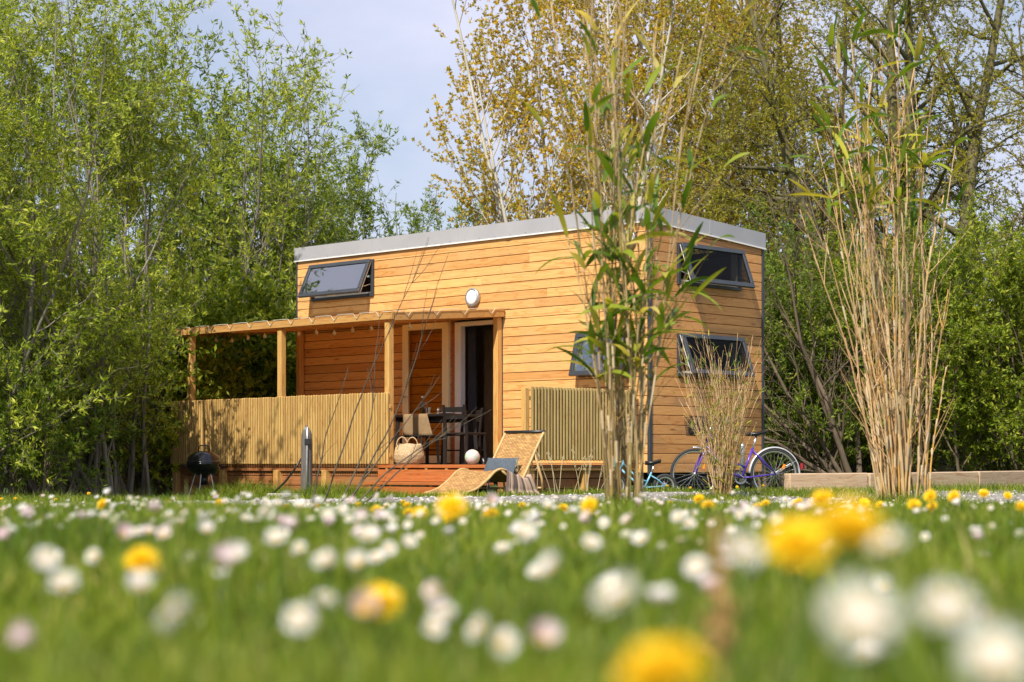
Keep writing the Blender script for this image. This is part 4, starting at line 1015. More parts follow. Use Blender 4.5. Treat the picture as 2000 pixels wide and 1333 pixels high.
tree('willow', 'shaded willow standing deep behind the fan of stems at the far left', 'tree', put(60, 33), 20, 12, 7.2, .04, R(25), 12, 2.4, 8, .9, 1., B_grey, LFW2, GL, t0=.05, twigleaf=(.14, 8, .11, .036), base_r=1.)
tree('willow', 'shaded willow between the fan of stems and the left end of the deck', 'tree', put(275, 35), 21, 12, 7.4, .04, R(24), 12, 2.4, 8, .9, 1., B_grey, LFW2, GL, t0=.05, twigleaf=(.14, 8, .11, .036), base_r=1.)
# ---- behind the house: golden poplars
GP = (.13, 8, .076, .047)
tree('poplar', 'golden leaved poplar with a pale leaning trunk behind the left half of the roof', 'tree', put(1120, 40), 31, 5, 12.5, .10, R(10), 30, 3.9, 12, 1.15, .85, B_pale, LFG, 'golden leaved poplars behind the house', t0=.12, twigleaf=GP, up=.02, wander=.05, tip_up=.09, base_r=.4,
     leandir=[(R(175), R(10), 1.), (R(20), R(7), 1.), (R(170), R(4), .9), (R(200), R(14), .7), (R(0), R(14), .95)], keep=lambda q: q[0] > -2.6)
tree('poplar', 'golden leaved poplar standing behind the right end of the roof and the first reeds', 'tree', put(1285, 43), 32, 5, 14.0, .11, R(9), 32, 3.8, 12, 1.2, .85, B_pale, LFG, 'golden leaved poplars behind the house', t0=.12, twigleaf=GP, up=.02, wander=.05, tip_up=.09, base_r=.5,
     leandir=[(R(180), R(5), 1.), (R(0), R(6), 1.), (R(10), R(17), .85), (R(170), R(13), .85), (R(90), R(8), .9)])
tree('poplar', 'rust tinged golden poplar between the roof corner and the thick willow trunk', 'tree', put(1440, 46), 33, 6, 13.5, .12, R(10), 26, 3.6, 11, 1.2, .8, B_moss, LFG, 'golden leaved poplars behind the house', t0=.15, twigleaf=GP, up=.02, wander=.05, tip_up=.08, base_r=.5)
tree('shrub', 'thin bare twigged shrub at the left foot of the golden poplar above the roof', 'shrub', put(925, 42), 34, 8, 5.6, .04, R(24), 9, 1.5, 7, .7, .45, B_brown, LFW2, None, t0=.15, twigleaf=(.2, 4, .07, .024), base_r=.5)
# ---- right: big drooping willows
WR = (.13, 6, .075, .028)
tree('willow', 'great old willow with a thick dark trunk rising behind the tall dry reeds', 'tree', put(1800, 37), 41, 6, 12.5, .27, R(14), 20, 3.8, 9, 1.2, .95, B_moss, LFY, 'old willows right of the house', t0=.30, twigleaf=WR, up=.02, wander=.06, tip_up=-.01, droop=.10, n3=2, len3=.8, base_r=.16, ang1=55,
     leandir=[(R(90), R(2), 1.), (R(180), R(7), 1.), (R(5), R(8), 1.), (R(185), R(28), .85), (R(0), R(30), .8), (R(180), R(38), .6)])
tree('willow', 'brown trunked willow with bare drooping twigs near the right edge', 'tree', put(1950, 39), 42, 4, 12., .17, R(10), 18, 3.2, 9, 1.2, .6, B_brown, LFY, 'old willows right of the house', t0=.25, twigleaf=WR, up=.02, wander=.07, tip_up=0., droop=.08, n3=2, len3=.7, base_r=.2,
     leandir=[(R(90), R(2), 1.), (R(185), R(20), .8), (R(0), R(16), .9), (R(10), R(34), .6)])
tree('willow', 'dark limbed willow behind and left of the tall dry reeds', 'tree', put(1620, 44), 43, 5, 12.5, .16, R(16), 17, 3.4, 9, 1.2, .75, B_dark, LFY, 'old willows right of the house', t0=.28, twigleaf=(.18, 5, .09, .032), up=.02, wander=.07, tip_up=0., droop=.08, n3=1, len3=.8, base_r=.2)
tree('willow', 'olive green willow crowning the top right corner beyond the brown trunk', 'tree', put(2130, 42), 44, 5, 12.5, .16, R(14), 13, 3.2, 9, 1.2, .7, B_brown, LFY, 'old willows right of the house', t0=.28, twigleaf=(.18, 5, .09, .032), up=.02, wander=.07, tip_up=0., droop=.08, n3=1, len3=.8, base_r=.2)
# ---- bare tangle + bushes right
tree('shrub', 'tangle of bare grey branches leaning left beside the house corner', 'shrub', put(1690, 30.5), 51, 9, 4.6, .055, R(38), 10, 2.0, 7, .9, .12, B_brown, LFY, None, t0=.12, twigleaf=(.25, 4, .07, .025), base_r=.3, wander=.11,
     leandir=[(R(180), R(35), 1.), (R(175), R(20), 1.15), (R(185), R(50), .9), (R(160), R(8), 1.2), (R(0), R(16), 1.), (R(0), R(30), 1.), (R(180), R(58), .7), (R(200), R(28), 1.), (R(20), R(42), .9)])
BG = 'green bushes behind the timber edging'
BL = (.10, 8, .078, .031)
for i, (px, Y, H_, ln, lab, sd_) in enumerate((
    (1535, 31.5, 3.6, 22, 'dark bush close behind the rear corner of the house and the bicycle wheel', 61),
    (1625, 34, 4.4, 24, 'shaded green bush behind the bare leaning branches', 62),
    (1880, 31, 3.9, 26, 'bright yellow green bush right of the tall dry reeds', 63),
    (1990, 32.5, 4.4, 26, 'tall sunlit green bush at the right edge behind the timber edging', 64),
    (1760, 35.5, 4.2, 24, 'green bush hidden partly behind the tall dry reeds', 65),
    (2090, 30, 3.6, 26, 'rounded green bush just beyond the right edge of the timber edging', 66))):
    tree('bush', lab, 'bush', put(px, Y), sd_, 13, H_, .035, R(ln), 11, 1.5, 8, .6, 1., B_brown, LFB if i > 1 else LFW2, BG, t0=.03, twigleaf=BL, base_r=.9, n3=1, len3=.25)
for i, (px, Y, H_, lab, sd_) in enumerate(((370, 31.5, 2.6, 'leafy bush behind the left posts of the canopy', 74), (500, 32.5, 3.0, 'leafy bush framed under the canopy behind the deck', 75), (590, 34, 3.0, 'leafy bush behind the house corner post under the canopy', 76), (60, 28, 2.3, 'dark bush low among the willow stems at the far left', 77), (200, 29, 2.4, 'dark bush low behind the willow stems left of the grill', 78), (300, 30.5, 2.6, 'dark bush behind the left end of the slatted fence', 79), (930, 47, 3.6, 'far green bush hidden behind the roof of the house', 71), (1180, 50, 3.8, 'far bush behind the middle of the house', 72), (1500, 42, 4.6, 'olive bush beyond the rear corner of the house', 73))):
    tree('bush', lab, 'bush', put(px, Y), sd_, 12, H_, .04, R(25), 10, 1.7, 7, .8, 1., B_brown, LFB, BG, t0=.03, twigleaf=(.15, 8, .12, .05), base_r=1., fine=False)
tree('bush', 'low bush of fresh leaves at the foot of the willow stems', 'bush', put(60, 24.2), 85, 10, 1.5, .02, R(30), 9, .7, 6, .4, 1., B_brown, LFW2, BG, t0=.05, twigleaf=BL, base_r=.7)
tree('bush', 'small leafy bush between the willow stems and the grill', 'bush', put(165, 26.4), 86, 9, 1.5, .02, R(24), 9, .6, 6, .4, 1., B_brown, LFW2, BG, t0=.05, twigleaf=BL, base_r=.4)
# low undergrowth closing the view under the trees, and a far belt of trees
def mass(name, label, x0, x1, y0, y1, z1, n, LL, LW_, mat, seed, zf=None):
    rng = np.random.RandomState(seed); x = rng.uniform(x0, x1, n); y = rng.uniform(y0, y1, n)
    top = z1 * (.55 + .45 * np.sin(x * .9 + y * .4 + seed) * np.sin(x * .37 + seed * 2)) + .25 * np.sin(x * 3.1); z = rng.rand(n) ** .8 * np.maximum(top, .2)
    lf = Leafs(); P = np.stack([x, y, z], 1); lf.tufts(P, np.tile([0, 0, 1.], (n, 1)), 5, LL, LW_, rng, 1.1, LL * .7); o_ = lf.build(name, mat, None, rng)
    return prop(o_, label, 'undergrowth', None, 'stuff')
mass('undergrowth', 'dark leafy undergrowth under the willows on the left', -16, -2.5, 36.5, 41, 2.8, 17000, .12, .05, LFW2, 1)
mass('undergrowth', 'dark leafy undergrowth under the trees on the right', 4.5, 19, 37, 41, 2.6, 17000, .12, .05, LFW2, 2)
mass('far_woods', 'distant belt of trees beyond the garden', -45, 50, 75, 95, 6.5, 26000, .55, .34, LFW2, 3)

# ------------------------------------------------------------------ giant reeds
def reeds(label, loc, seed, n, H, spread, lean, culm_r, nleaf, LL, LW_, stops, leafm, dry=.5, group='clumps of tall reeds', side=None, base=.22, hmin=.5, lo=.3, hi=1., wob=.022, tw=(1, 4), tall=0., zlim=(0, 99)):
    rng = np.random.RandomState(seed); root = thing('reed_clump', label, 'reeds', loc, 0, group)
    T = MB(); S = MB(); LV = MB()
    for i in range(n):
        a = rng.rand() * 6.283; rad = base * math.sqrt(rng.rand()); p = np.array([rad * math.cos(a), rad * math.sin(a) * .8, -.05])
        ln = abs(rng.normal(0, lean)); h = H * rng.uniform(hmin, 1.)
        if tall and i > n * tall: h = H * rng.uniform(.9, 1.05)
        d = np.array([math.cos(a) * math.sin(ln), math.sin(a) * math.sin(ln), math.cos(ln)]); 
        if side is not None: d = d + np.array([side, 0, 0]) * rng.rand()
        nn_ = 12; P, D = walk(p, d, h, nn_, rng, wob, .004)
        r = culm_r * rng.uniform(.6, 1.15) * (1 - .65 * np.linspace(0, 1, nn_ + 1)); T.tube(P, r, 7, True)
        # sheath collars
        for k in range(1, nn_):
            if rng.rand() < .75:
                f = rng.rand(); q = P[k] * (1 - f) + P[k + 1] * f; l = h / nn_ * rng.uniform(.35, .7); rr = r[k] * 1.35
                S.tube([q, q + D[k] * l * .5, q + D[k] * l], [rr * .85, rr * 1.05, rr * rng.uniform(.9, 1.3)], 6, False)
        # bare side twigs
        for k in range(rng.randint(*tw)):
            j = rng.randint(4, nn_); dd = side_dir(D[j], R(rng.uniform(12, 40)), rng); l = rng.uniform(.15, .5) * H / 3; Pt, _ = walk(P[j], dd, l, 4, rng, .06, .02); T.tube(Pt, np.linspace(culm_r * .4, culm_r * .12, 5), 4, False)
            if rng.rand() < .4 and Pt[-1][2] > zlim[0]: leafblade(LV, Pt[-1], dd, LL * rng.uniform(.5, .9), LW_ * .8, rng)
        for k in range(nleaf):
            j = rng.randint(int(nn_ * lo), int(nn_ * hi) + 1)
            if P[j][2] < zlim[0] or (P[j][2] > zlim[1] and rng.rand() < .8): continue
            dd = side_dir(D[j], R(rng.uniform(25, 75)), rng, .3)
            leafblade(LV, P[j], dd, LL * rng.uniform(.55, 1.2), LW_ * rng.uniform(.7, 1.15), rng)
    m = leafmat('cane', stops, .0, .5)
    ms_ = leafmat('dry_sheath', [(0, (.42, .28, .16)), (.5, (.58, .42, .27)), (1, (.70, .55, .38))], .15, .7)
    for v_, (f_, _m) in zip([None] * len(S.Fs), S.Fs): T.Fs.append((f_ + T.n, 1))
    T.V += S.V; T.n += S.n
    T.build('canes', [m, ms_], root, True)
    LV.build('leaves', leafm, root, True)
    return root
def leafblade(mb, p, d, L_, W_, rng, n=7):
    d = np.array(d, float); d /= np.linalg.norm(d); s_ = np.cross(d, [0, 0, 1.]); s_ /= np.linalg.norm(s_) + 1e-9
    tw = rng.uniform(-.9, .9); q = np.array(p, float); V = []; dr = rng.uniform(.04, .20)
    for i in range(n + 1):
        t_ = i / n; w_ = W_ * .5 * (math.sin(math.pi * min(1, t_ * .9 + .12)) ** .7) * (1 - .15 * t_) if i < n else 0.0005
        nrm = np.cross(s_, d); sv = s_ * math.cos(tw * (.3 + t_)) + nrm * math.sin(tw * (.3 + t_))
        V += [q + sv * w_ + nrm * w_ * .25, q, q - sv * w_ + nrm * w_ * .25]
        q = q + d * L_ / n; d = d + np.array([0, 0, -dr]); d /= np.linalg.norm(d)
    f = []
    for i in range(n): a_ = 3 * i; f += [(a_, a_ + 1, a_ + 4, a_ + 3), (a_ + 1, a_ + 2, a_ + 5, a_ + 4)]
    mb.add(V, f)
LFR = leafmat('reed_leaf', [(0, (.07, .15, .015)), (.4, (.16, .26, .025)), (.7, (.32, .38, .04)), (.87, (.56, .48, .06)), (1, (.72, .56, .20))], .45, .4)
CN1 = [(0, (.16, .11, .05)), (.3, (.32, .21, .08)), (.6, (.46, .33, .18)), (.85, (.52, .30, .06)), (1, (.24, .21, .07))]
CN2 = [(0, (.30, .17, .08)), (.3, (.50, .31, .16)), (.6, (.60, .40, .22)), (.8, (.56, .29, .05)), (1, (.66, .48, .29))]
reeds('tall green leaved reed clump in front of the corner of the house', put(1222, 10.2), 81, 36, 2.9, .17, R(3.2), .0060, 8, .31, .044, CN1, LFR, base=.11, hmin=.4, lo=.3, hi=1., wob=.045, tw=(4, 9), tall=.65, zlim=(.7, 1.95))
reeds('tallest clump of dry tan reeds in front of the timber edging', put(1768, 15.2), 82, 64, 3.85, .3, R(2.9), .0098, 8, .36, .044, CN2, LFR, base=.23, side=-.13, hmin=.3, zlim=(2.3, 99), lo=.55, wob=.045, tw=(3, 8))
reeds('short sheaf of thin straw coloured reeds in front of the purple bicycle', put(1410, 21.4), 83, 105, 1.95, .3, R(6.3), .0042, 3, .13, .018, CN2, LFR, base=.09, hmin=.45, lo=.15, wob=.055, tw=(3, 7))
# ---- dark bare sapling stems in front of the fence
rng = np.random.RandomState(91)
sp_ = thing('bare_sapling', 'bare dark sapling stems curving up to the right in front of the slatted fence', 'sapling', put(655, 15.2))
g = MB()
for (dx, a1, h, bend) in ((-.2, 6, 1.2, .035), (-.14, 12, 2.3, .03), (.0, 14, 1.7, .045), (.05, 16, 2.3, .022), (.09, 34, 1.5, -.02), (.12, 42, 1.2, -.06), (.02, 26, 1.4, .0)):
    d = np.array([math.sin(R(a1)) + .22, rng.uniform(-.1, .2), math.cos(R(a1))]); P, D = walk([dx, rng.uniform(-.15, .15), -.05], d, h, 16, rng, .06, .012); r_ = np.linspace(.0085, .0016, 17) * (1 + .15 * (np.arange(17) % 2)); g.tube(P, r_, 6, False)
    for k in range(5):
        j = rng.randint(4, 15); dd = side_dir(D[j], R(26), rng); Pt, _ = walk(P[j], dd, h * .18, 5, rng, .08, .03); g.tube(Pt, np.linspace(.003, .0012, 6), 4, False)
g.build('stems', B_dark, sp_, True)
# near dark tree limb entering the top left corner
tr_ = thing('tree', 'out of focus dark tree limb entering at the top left corner', 'tree', (-2.33, 7.6, .28))
g = MB(); P = cr_(np.array([(-.15, 0, -.1, ), (-.12, 0, .9), (-.06, 0, 1.6), (.12, .05, 2.05), (.30, .2, 2.6), (.5, .4, 3.2)])[:, :3], np.linspace(0, 5, 30)); g.tube(P, np.linspace(.12, .045, 30), 12); g.build('trunk', B_brown, tr_, True)
# ------------------------------------------------------------------ grass
m_grass, t, b, o = new_mat('grass_blade')
ge = t.nodes.new('ShaderNodeNewGeometry')
c_ = ramp(t, ge.outputs['Random Per Island'], [(0, (.06, .11, .010)), (.35, (.15, .235, .020)), (.7, (.24, .34, .035)), (.88, (.34, .41, .06)), (.96, (.44, .42, .14)), (1, (.50, .43, .22))])
n = noise(t, 1.4, 4); c_ = mix(t, c_, ramp(t, n.outputs[0], [(.35, (.6, .68, .5)), (.65, (1.3, 1.15, 1.))]), 1., 'MULTIPLY')
lk(t, c_, b.inputs['Base Color']); b.inputs['Roughness'].default_value = .45; b.inputs['Specular IOR Level'].default_value = .35
tr = t.nodes.new('ShaderNodeBsdfTranslucent'); ms = t.nodes.new('ShaderNodeMixShader'); ms.inputs[0].default_value = .5
lk(t, mix(t, c_, (1.3, 1.25, .6), 1, 'MULTIPLY'), tr.inputs[0]); lk(t, b.outputs[0], ms.inputs[1]); lk(t, tr.outputs[0], ms.inputs[2]); lk(t, ms.outputs[0], o.inputs[0])
def blades(x, y, h, wd, rng, bend=.5, z=None):
    n = len(x); z = ground(x, y) if z is None else z; a = rng.rand(n) * 6.283; l = rng.rand(n) * 6.283
    bx_, by_ = np.cos(l) * h * bend * rng.rand(n), np.sin(l) * h * bend * rng.rand(n); wx, wy = np.cos(a) * wd / 2, np.sin(a) * wd / 2
    P = np.stack([x, y, z - .005], -1); B = np.stack([bx_, by_, h * 0], -1); Wv = np.stack([wx, wy, h * 0], -1); U = np.stack([h * 0, h * 0, h], -1)
    V = np.stack([P - Wv, P + Wv, P + B * .3 + U * .55 + Wv * .8, P + B * .3 + U * .55 - Wv * .8, P + B + U * rng.uniform(.82, 1., n)[:, None]], 1)
    i5 = np.arange(n)[:, None] * 5
    return V.reshape(-1, 3), [i5 + np.array([[0, 1, 2, 3]]), i5 + np.array([[3, 2, 4]])]
rng = np.random.RandomState(100)
g = MB()
def field(y0, y1, n, h0, h1, w_, bend=.6, margin=.32):
    y = np.sqrt(rng.rand(n) * (y1 ** 2 - y0 ** 2) + y0 ** 2); x = rng.uniform(-margin, margin, n) * y
    ye = np.interp(x, EX, EY); ok = y < ye - PW + .12; x, y = x[ok], y[ok]
    tuft = .55 + .95 * (np.sin(x * 5.1 + 1.3 * np.sin(y * 3.3)) * np.sin(y * 4.3 + x) * .5 + .5)
    h = rng.uniform(h0, h1, len(x)) * tuft
    g.add(*blades(x, y, h, rng.uniform(.6, 1.2, len(x)) * w_, rng, bend))
field(.35, 2.2, 34000, .022, .055, .0045); field(.35, 3.5, 5000, .015, .045, .012, .9)
field(.5, 5, 3500, .06, .11, .004, .9); field(2.2, 5.5, 64000, .025, .062, .0050); field(2.5, 9, 9000, .015, .04, .014, .9)
field(5.5, 11, 60000, .03, .070, .0065)
field(11, 21, 70000, .025, .065, .0085)
n_ = 110000; y = rng.rand(n_) ** .8 * 20 + .2; x = (.29 * y + rng.rand(n_) ** 1.3 * 4.5) * rng.choice([-1, 1], n_); ye = np.interp(x, EX, EY); ok = y < ye - PW + .12; x, y = x[ok], y[ok]
g.add(*blades(x, y, rng.uniform(.025, .075, len(x)), rng.uniform(.6, 1.2, len(x)) * .009, rng, .6))
g.build('grass', m_grass); prop(bpy.data.objects['grass'], 'short green lawn grass spreading from the camera to the gravel path', 'grass', kind='stuff')
# verge between the path and the house, taller and tufty
g = MB(); n_ = 62000
x = rng.uniform(-9, 11, n_); e = rng.rand(n_) ** 1.3 * 7 - .05; y = np.interp(x, EX, EY) + e
lx_ = (x - HX) * ca + (y - HY) * sa; ly_ = -(x - HX) * sa + (y - HY) * ca
ok = ~((lx_ > -7.5) & (lx_ < .05) & (ly_ > -2.1)) & ~((lx_ > -.1) & (lx_ < .1) & (ly_ > 0))
x, y, e = x[ok], y[ok], e[ok]; h = rng.uniform(.03, .10, len(x)) * (.8 + .5 * np.sin(x * 4 + y * 2) * np.sin(y * 3.7)); h = np.maximum(h, .02)
g.add(*blades(x, y, h, rng.uniform(.6, 1.2, len(x)) * .010, rng, .7))
prop(g.build('verge_grass', m_grass), 'rough grass verge between the gravel path and the house', 'grass', kind='stuff')
def tussock(label, px, Y, n, rad, h, seed, cat='grass tuft'):
    r_ = np.random.RandomState(seed); x0, y0, z0 = put(px, Y); rr = np.sqrt(r_.rand(n)) * rad; aa = r_.rand(n) * 6.283
    x = rr * np.cos(aa) * 1.5; y = rr * np.sin(aa) * .8; hh = h * r_.uniform(.45, 1.1, n) * (1 - .5 * rr / rad)
    m = MB(); m.add(*blades(x, y, hh, r_.uniform(.6, 1.1, n) * .009, r_, 1.1, z=ground(x + x0, y + y0) - z0))
    return prop(m.build('grass_tuft', m_grass, None, False, (x0, y0, z0)), label, cat, 'long grass tufts along the verge')
tussock('wide tuft of long grass right of the kettle grill', 480, 25.2, 2600, .45, .34, 1)
tussock('tuft of long grass between the timber bollard and the sapling stems', 650, 23.6, 1800, .35, .36, 2)
tussock('tuft of long grass left of the wooden steps', 715, 23.6, 1500, .35, .26, 3)
tussock('tuft of long grass beneath the kettle grill legs', 395, 25.6, 500, .4, .10, 4)
tussock('grass tuft at the foot of the willow stems on the far left', 90, 22, 1800, .8, .20, 5)
tussock('grass tuft at the foot of the tall dry reeds', 1765, 15.0, 1600, .42, .24, 6)
tussock('grass tuft around the base of the green leaved reeds', 1215, 10.1, 900, .22, .16, 7)
tussock('grass tuft below the short straw coloured reeds', 1410, 21.2, 1100, .40, .14, 8)
tussock('sparse grass tuft under the slatted screen right of the lounger', 1110, 23.0, 900, .6, .18, 9)
tussock('grass tuft in front of the first pale sleeper', 1640, 22.3, 1400, .8, .17, 10)
tussock('grass tuft at the bicycle end of the timber edging', 1552, 22.0, 700, .35, .16, 11)
tussock('grass tuft against the second sleeper right of the tall reeds', 1880, 23.4, 1400, .9, .19, 12)
tussock('grass tuft against the far end of the timber edging', 1985, 24.2, 1200, .8, .16, 13)
# dry oat-like stalks right of the lounger
dst = thing('dry_grass_stalks', 'thin dry grass stalks with seed heads between the lounger and the slatted screen', 'dry grass', put(1095, 22.2))
g = MB(); rs_ = np.random.RandomState(7)
for i in range(15):
    xx = rs_.uniform(-.5, .55); d = np.array([rs_.uniform(-.25, .25), 0, 1.]); P, D = walk([xx, rs_.uniform(-.1, .1), -.02], d, rs_.uniform(.35, .62), 7, rs_, .07, -.02); g.tube(P, np.linspace(.004, .0025, 8), 4, False)
    for k in range(6):
        q = P[-1 - (k % 3)] + rs_.normal(0, .012, 3); g.tube([q, q + np.array([rs_.normal(0, .012), 0, -.03])], [.005, .002], 4)
g.build('stalks', simple('straw', (.55, .46, .26), .8), dst)

# ------------------------------------------------------------------ flowers
def petalmat(name, c, c2, tr_=.25):
    m, t, b, o = new_mat(name); ge = t.nodes.new('ShaderNodeNewGeometry'); cc = ramp(t, ge.outputs['Random Per Island'], [(0, c), (.7, c), (1, c2)])
    lk(t, cc, b.inputs['Base Color']); b.inputs['Roughness'].default_value = .6
    q = t.nodes.new('ShaderNodeBsdfTranslucent'); ms = t.nodes.new('ShaderNodeMixShader'); ms.inputs[0].default_value = tr_; lk(t, cc, q.inputs[0]); lk(t, b.outputs[0], ms.inputs[1]); lk(t, q.outputs[0], ms.inputs[2]); lk(t, ms.outputs[0], o.inputs[0]); return m
m_pw = petalmat('daisy_petal', (.78, .77, .74), (.78, .66, .68)); m_pp = petalmat('daisy_petal_pink', (.84, .74, .74), (.74, .48, .56))
m_py = petalmat('dandelion_floret', (.94, .68, .01), (.95, .58, .01)); m_ctr = simple('daisy_centre', (.80, .50, .02), .8, 0, (.62, .36, .01), 900, .5)
m_stem = simple('flower_stem', (.14, .22, .04), .6, 0, (.10, .16, .03), 30)
def petals(g, r0, r1, n, wd, cup, rng, z0=0., j=.0015):
    for i in range(n):
        if rng.random() < .07: continue
        a = (i + rng.uniform(-.45, .45)) * 6.283 / n; c, s_ = math.cos(a), math.sin(a); l = r1 * rng.uniform(.78, 1.08); zz = z0 + rng.uniform(-j, j); cup_ = cup + rng.uniform(-.12, .16)
        V = []
        for t_, w_ in ((0, .35), (.45, .95), (.85, 1.), (1, .45)):
            r = r0 + (l - r0) * t_; z = zz + cup_ * (t_ ** 1.5) * r1
            V += [(c * r - s_ * wd / 2 * w_, s_ * r + c * wd / 2 * w_, z + .0006), (c * r, s_ * r, z), (c * r + s_ * wd / 2 * w_, s_ * r - c * wd / 2 * w_, z + .0006)]
        f = []
        for k in range(3): q = 3 * k; f += [(q, q + 1, q + 4, q + 3), (q + 1, q + 2, q + 5, q + 4)]
        g.add(V, f)
def flower(kind, seed, label, cat, group, pink=False, cup=.15):
    r_ = random.Random(seed); root = thing('daisy' if kind == 'd' else 'dandelion', label, cat, (0, 0, 0), 0, group)
    # origin = head; the stem hangs down from it
    if kind == 'd':
        g = MB(); petals(g, .003, .0118, 26, .0026, cup, r_); petals(g, .003, .0112, 22, .0026, cup + .12, r_, .0012); h = g.build('petals', m_pp if pink else m_pw, root, True)
        g = MB(); g.lathe([(.0045, -.0005), (.0046, .0012), (.0038, .0026), (.002, .0034), (.00005, .0037)], 14); c_ = g.build('disc', m_ctr, root, True)
        g = MB(); g.lathe([(.0003, -.004), (.003, -.003), (.0052, -.0008), (.0045, -.0004)], 10); g.tube([(0, 0, -.003), (.002, 0, -.03), (.004, .002, -.075), (.003, .004, -.14)], [.0009, .0011, .0012, .0012], 6); g.build('stem', m_stem, root, True)
    else:
        g = MB()
        for (rr, nn_, cu, zz) in ((.0205, 34, -.02, 0), (.0195, 32, .12, .0012), (.017, 30, .28, .002), (.014, 26, .5, .0025), (.0105, 20, .8, .003), (.0065, 14, 1.2, .0035)): petals(g, .001, rr, nn_, .0028, cu, r_, zz, .001)
        g.build('florets', m_py, root, True)
        g = MB(); g.lathe([(.0018, -.016), (.005, -.013), (.007, -.006), (.008, -.001), (.003, .0)], 14)
        for i in range(12):
            a = i * .5236; g.add([(.006 * math.cos(a - .2), .006 * math.sin(a - .2), -.008), (.006 * math.cos(a + .2), .006 * math.sin(a + .2), -.008), (.011 * math.cos(a), .011 * math.sin(a), -.017)], [(0, 1, 2)])
        g.build('bracts', m_stem, root, True)
        g = MB(); g.tube([(0, 0, -.014), (.003, 0, -.05), (.004, .003, -.11), (.002, .004, -.20)], [.0021, .0023, .0025, .0026], 8); g.build('stem', m_stem, root, True)
    return root
DL = 'white daisy open in the lawn'; GD = 'daisies scattered over the lawn'; GY = 'dandelions scattered over the lawn'
protoD = [flower('d', 1, DL, 'daisy', GD), flower('d', 2, DL, 'daisy', GD, False, .35), flower('d', 3, DL, 'daisy', GD, True, .3), flower('d', 4, DL, 'daisy', GD, False, -.05), flower('d', 8, DL, 'daisy', GD, True, 1.1), flower('d', 9, DL, 'daisy', GD, False, .7)]
protoY = [flower('y', 5, '', 'dandelion', GY), flower('y', 6, '', 'dandelion', GY)]
used = set(); frng = random.Random(77)
def place(kind, x, y, z, label=None, tilt=None, sc=1.):
    pr = protoD if kind == 'd' else protoY; k = frng.choice([0, 0, 1, 1, 2, 3, 4, 5, 5]) if kind == 'd' else frng.randint(0, 1)
    if label and label != DL and kind == 'd': k = frng.choice([0, 1, 3])
    p = pr[k]
    if id(p) in used: o_ = copy_tree(p)
    else: used.add(id(p)); o_ = p
    o_.location = (x, y, z); tl = tilt if tilt is not None else frng.uniform(12, 62); az = R(200 + frng.uniform(-50, 50))   # heads lean to the sun
    # tilt the head towards the azimuth
    ax = Vector((math.sin(az), math.cos(az), 0)).cross(Vector((0, 0, 1))) * -1
    rot = Matrix.Rotation(R(tl), 3, ax) @ Matrix.Rotation(frng.rand() if False else frng.random() * 6.28, 3, 'Z')
    o_.rotation_euler = rot.to_euler(); o_.scale = (sc, sc, sc)
    # keep the stem upright: counter rotate it about the head
    st_ = [c for c in o_.children if c.name.startswith('stem')][0]
    st_.rotation_euler = (rot.inverted() @ Matrix.Rotation(R(tl * .25), 3, ax)).to_euler()
    h = z - gz(x, y); st_.scale = (1, 1, max(.3, h / sc / (.14 if kind == 'd' else .20) * 1.05))
    if label: o_['label'] = label
    return o_
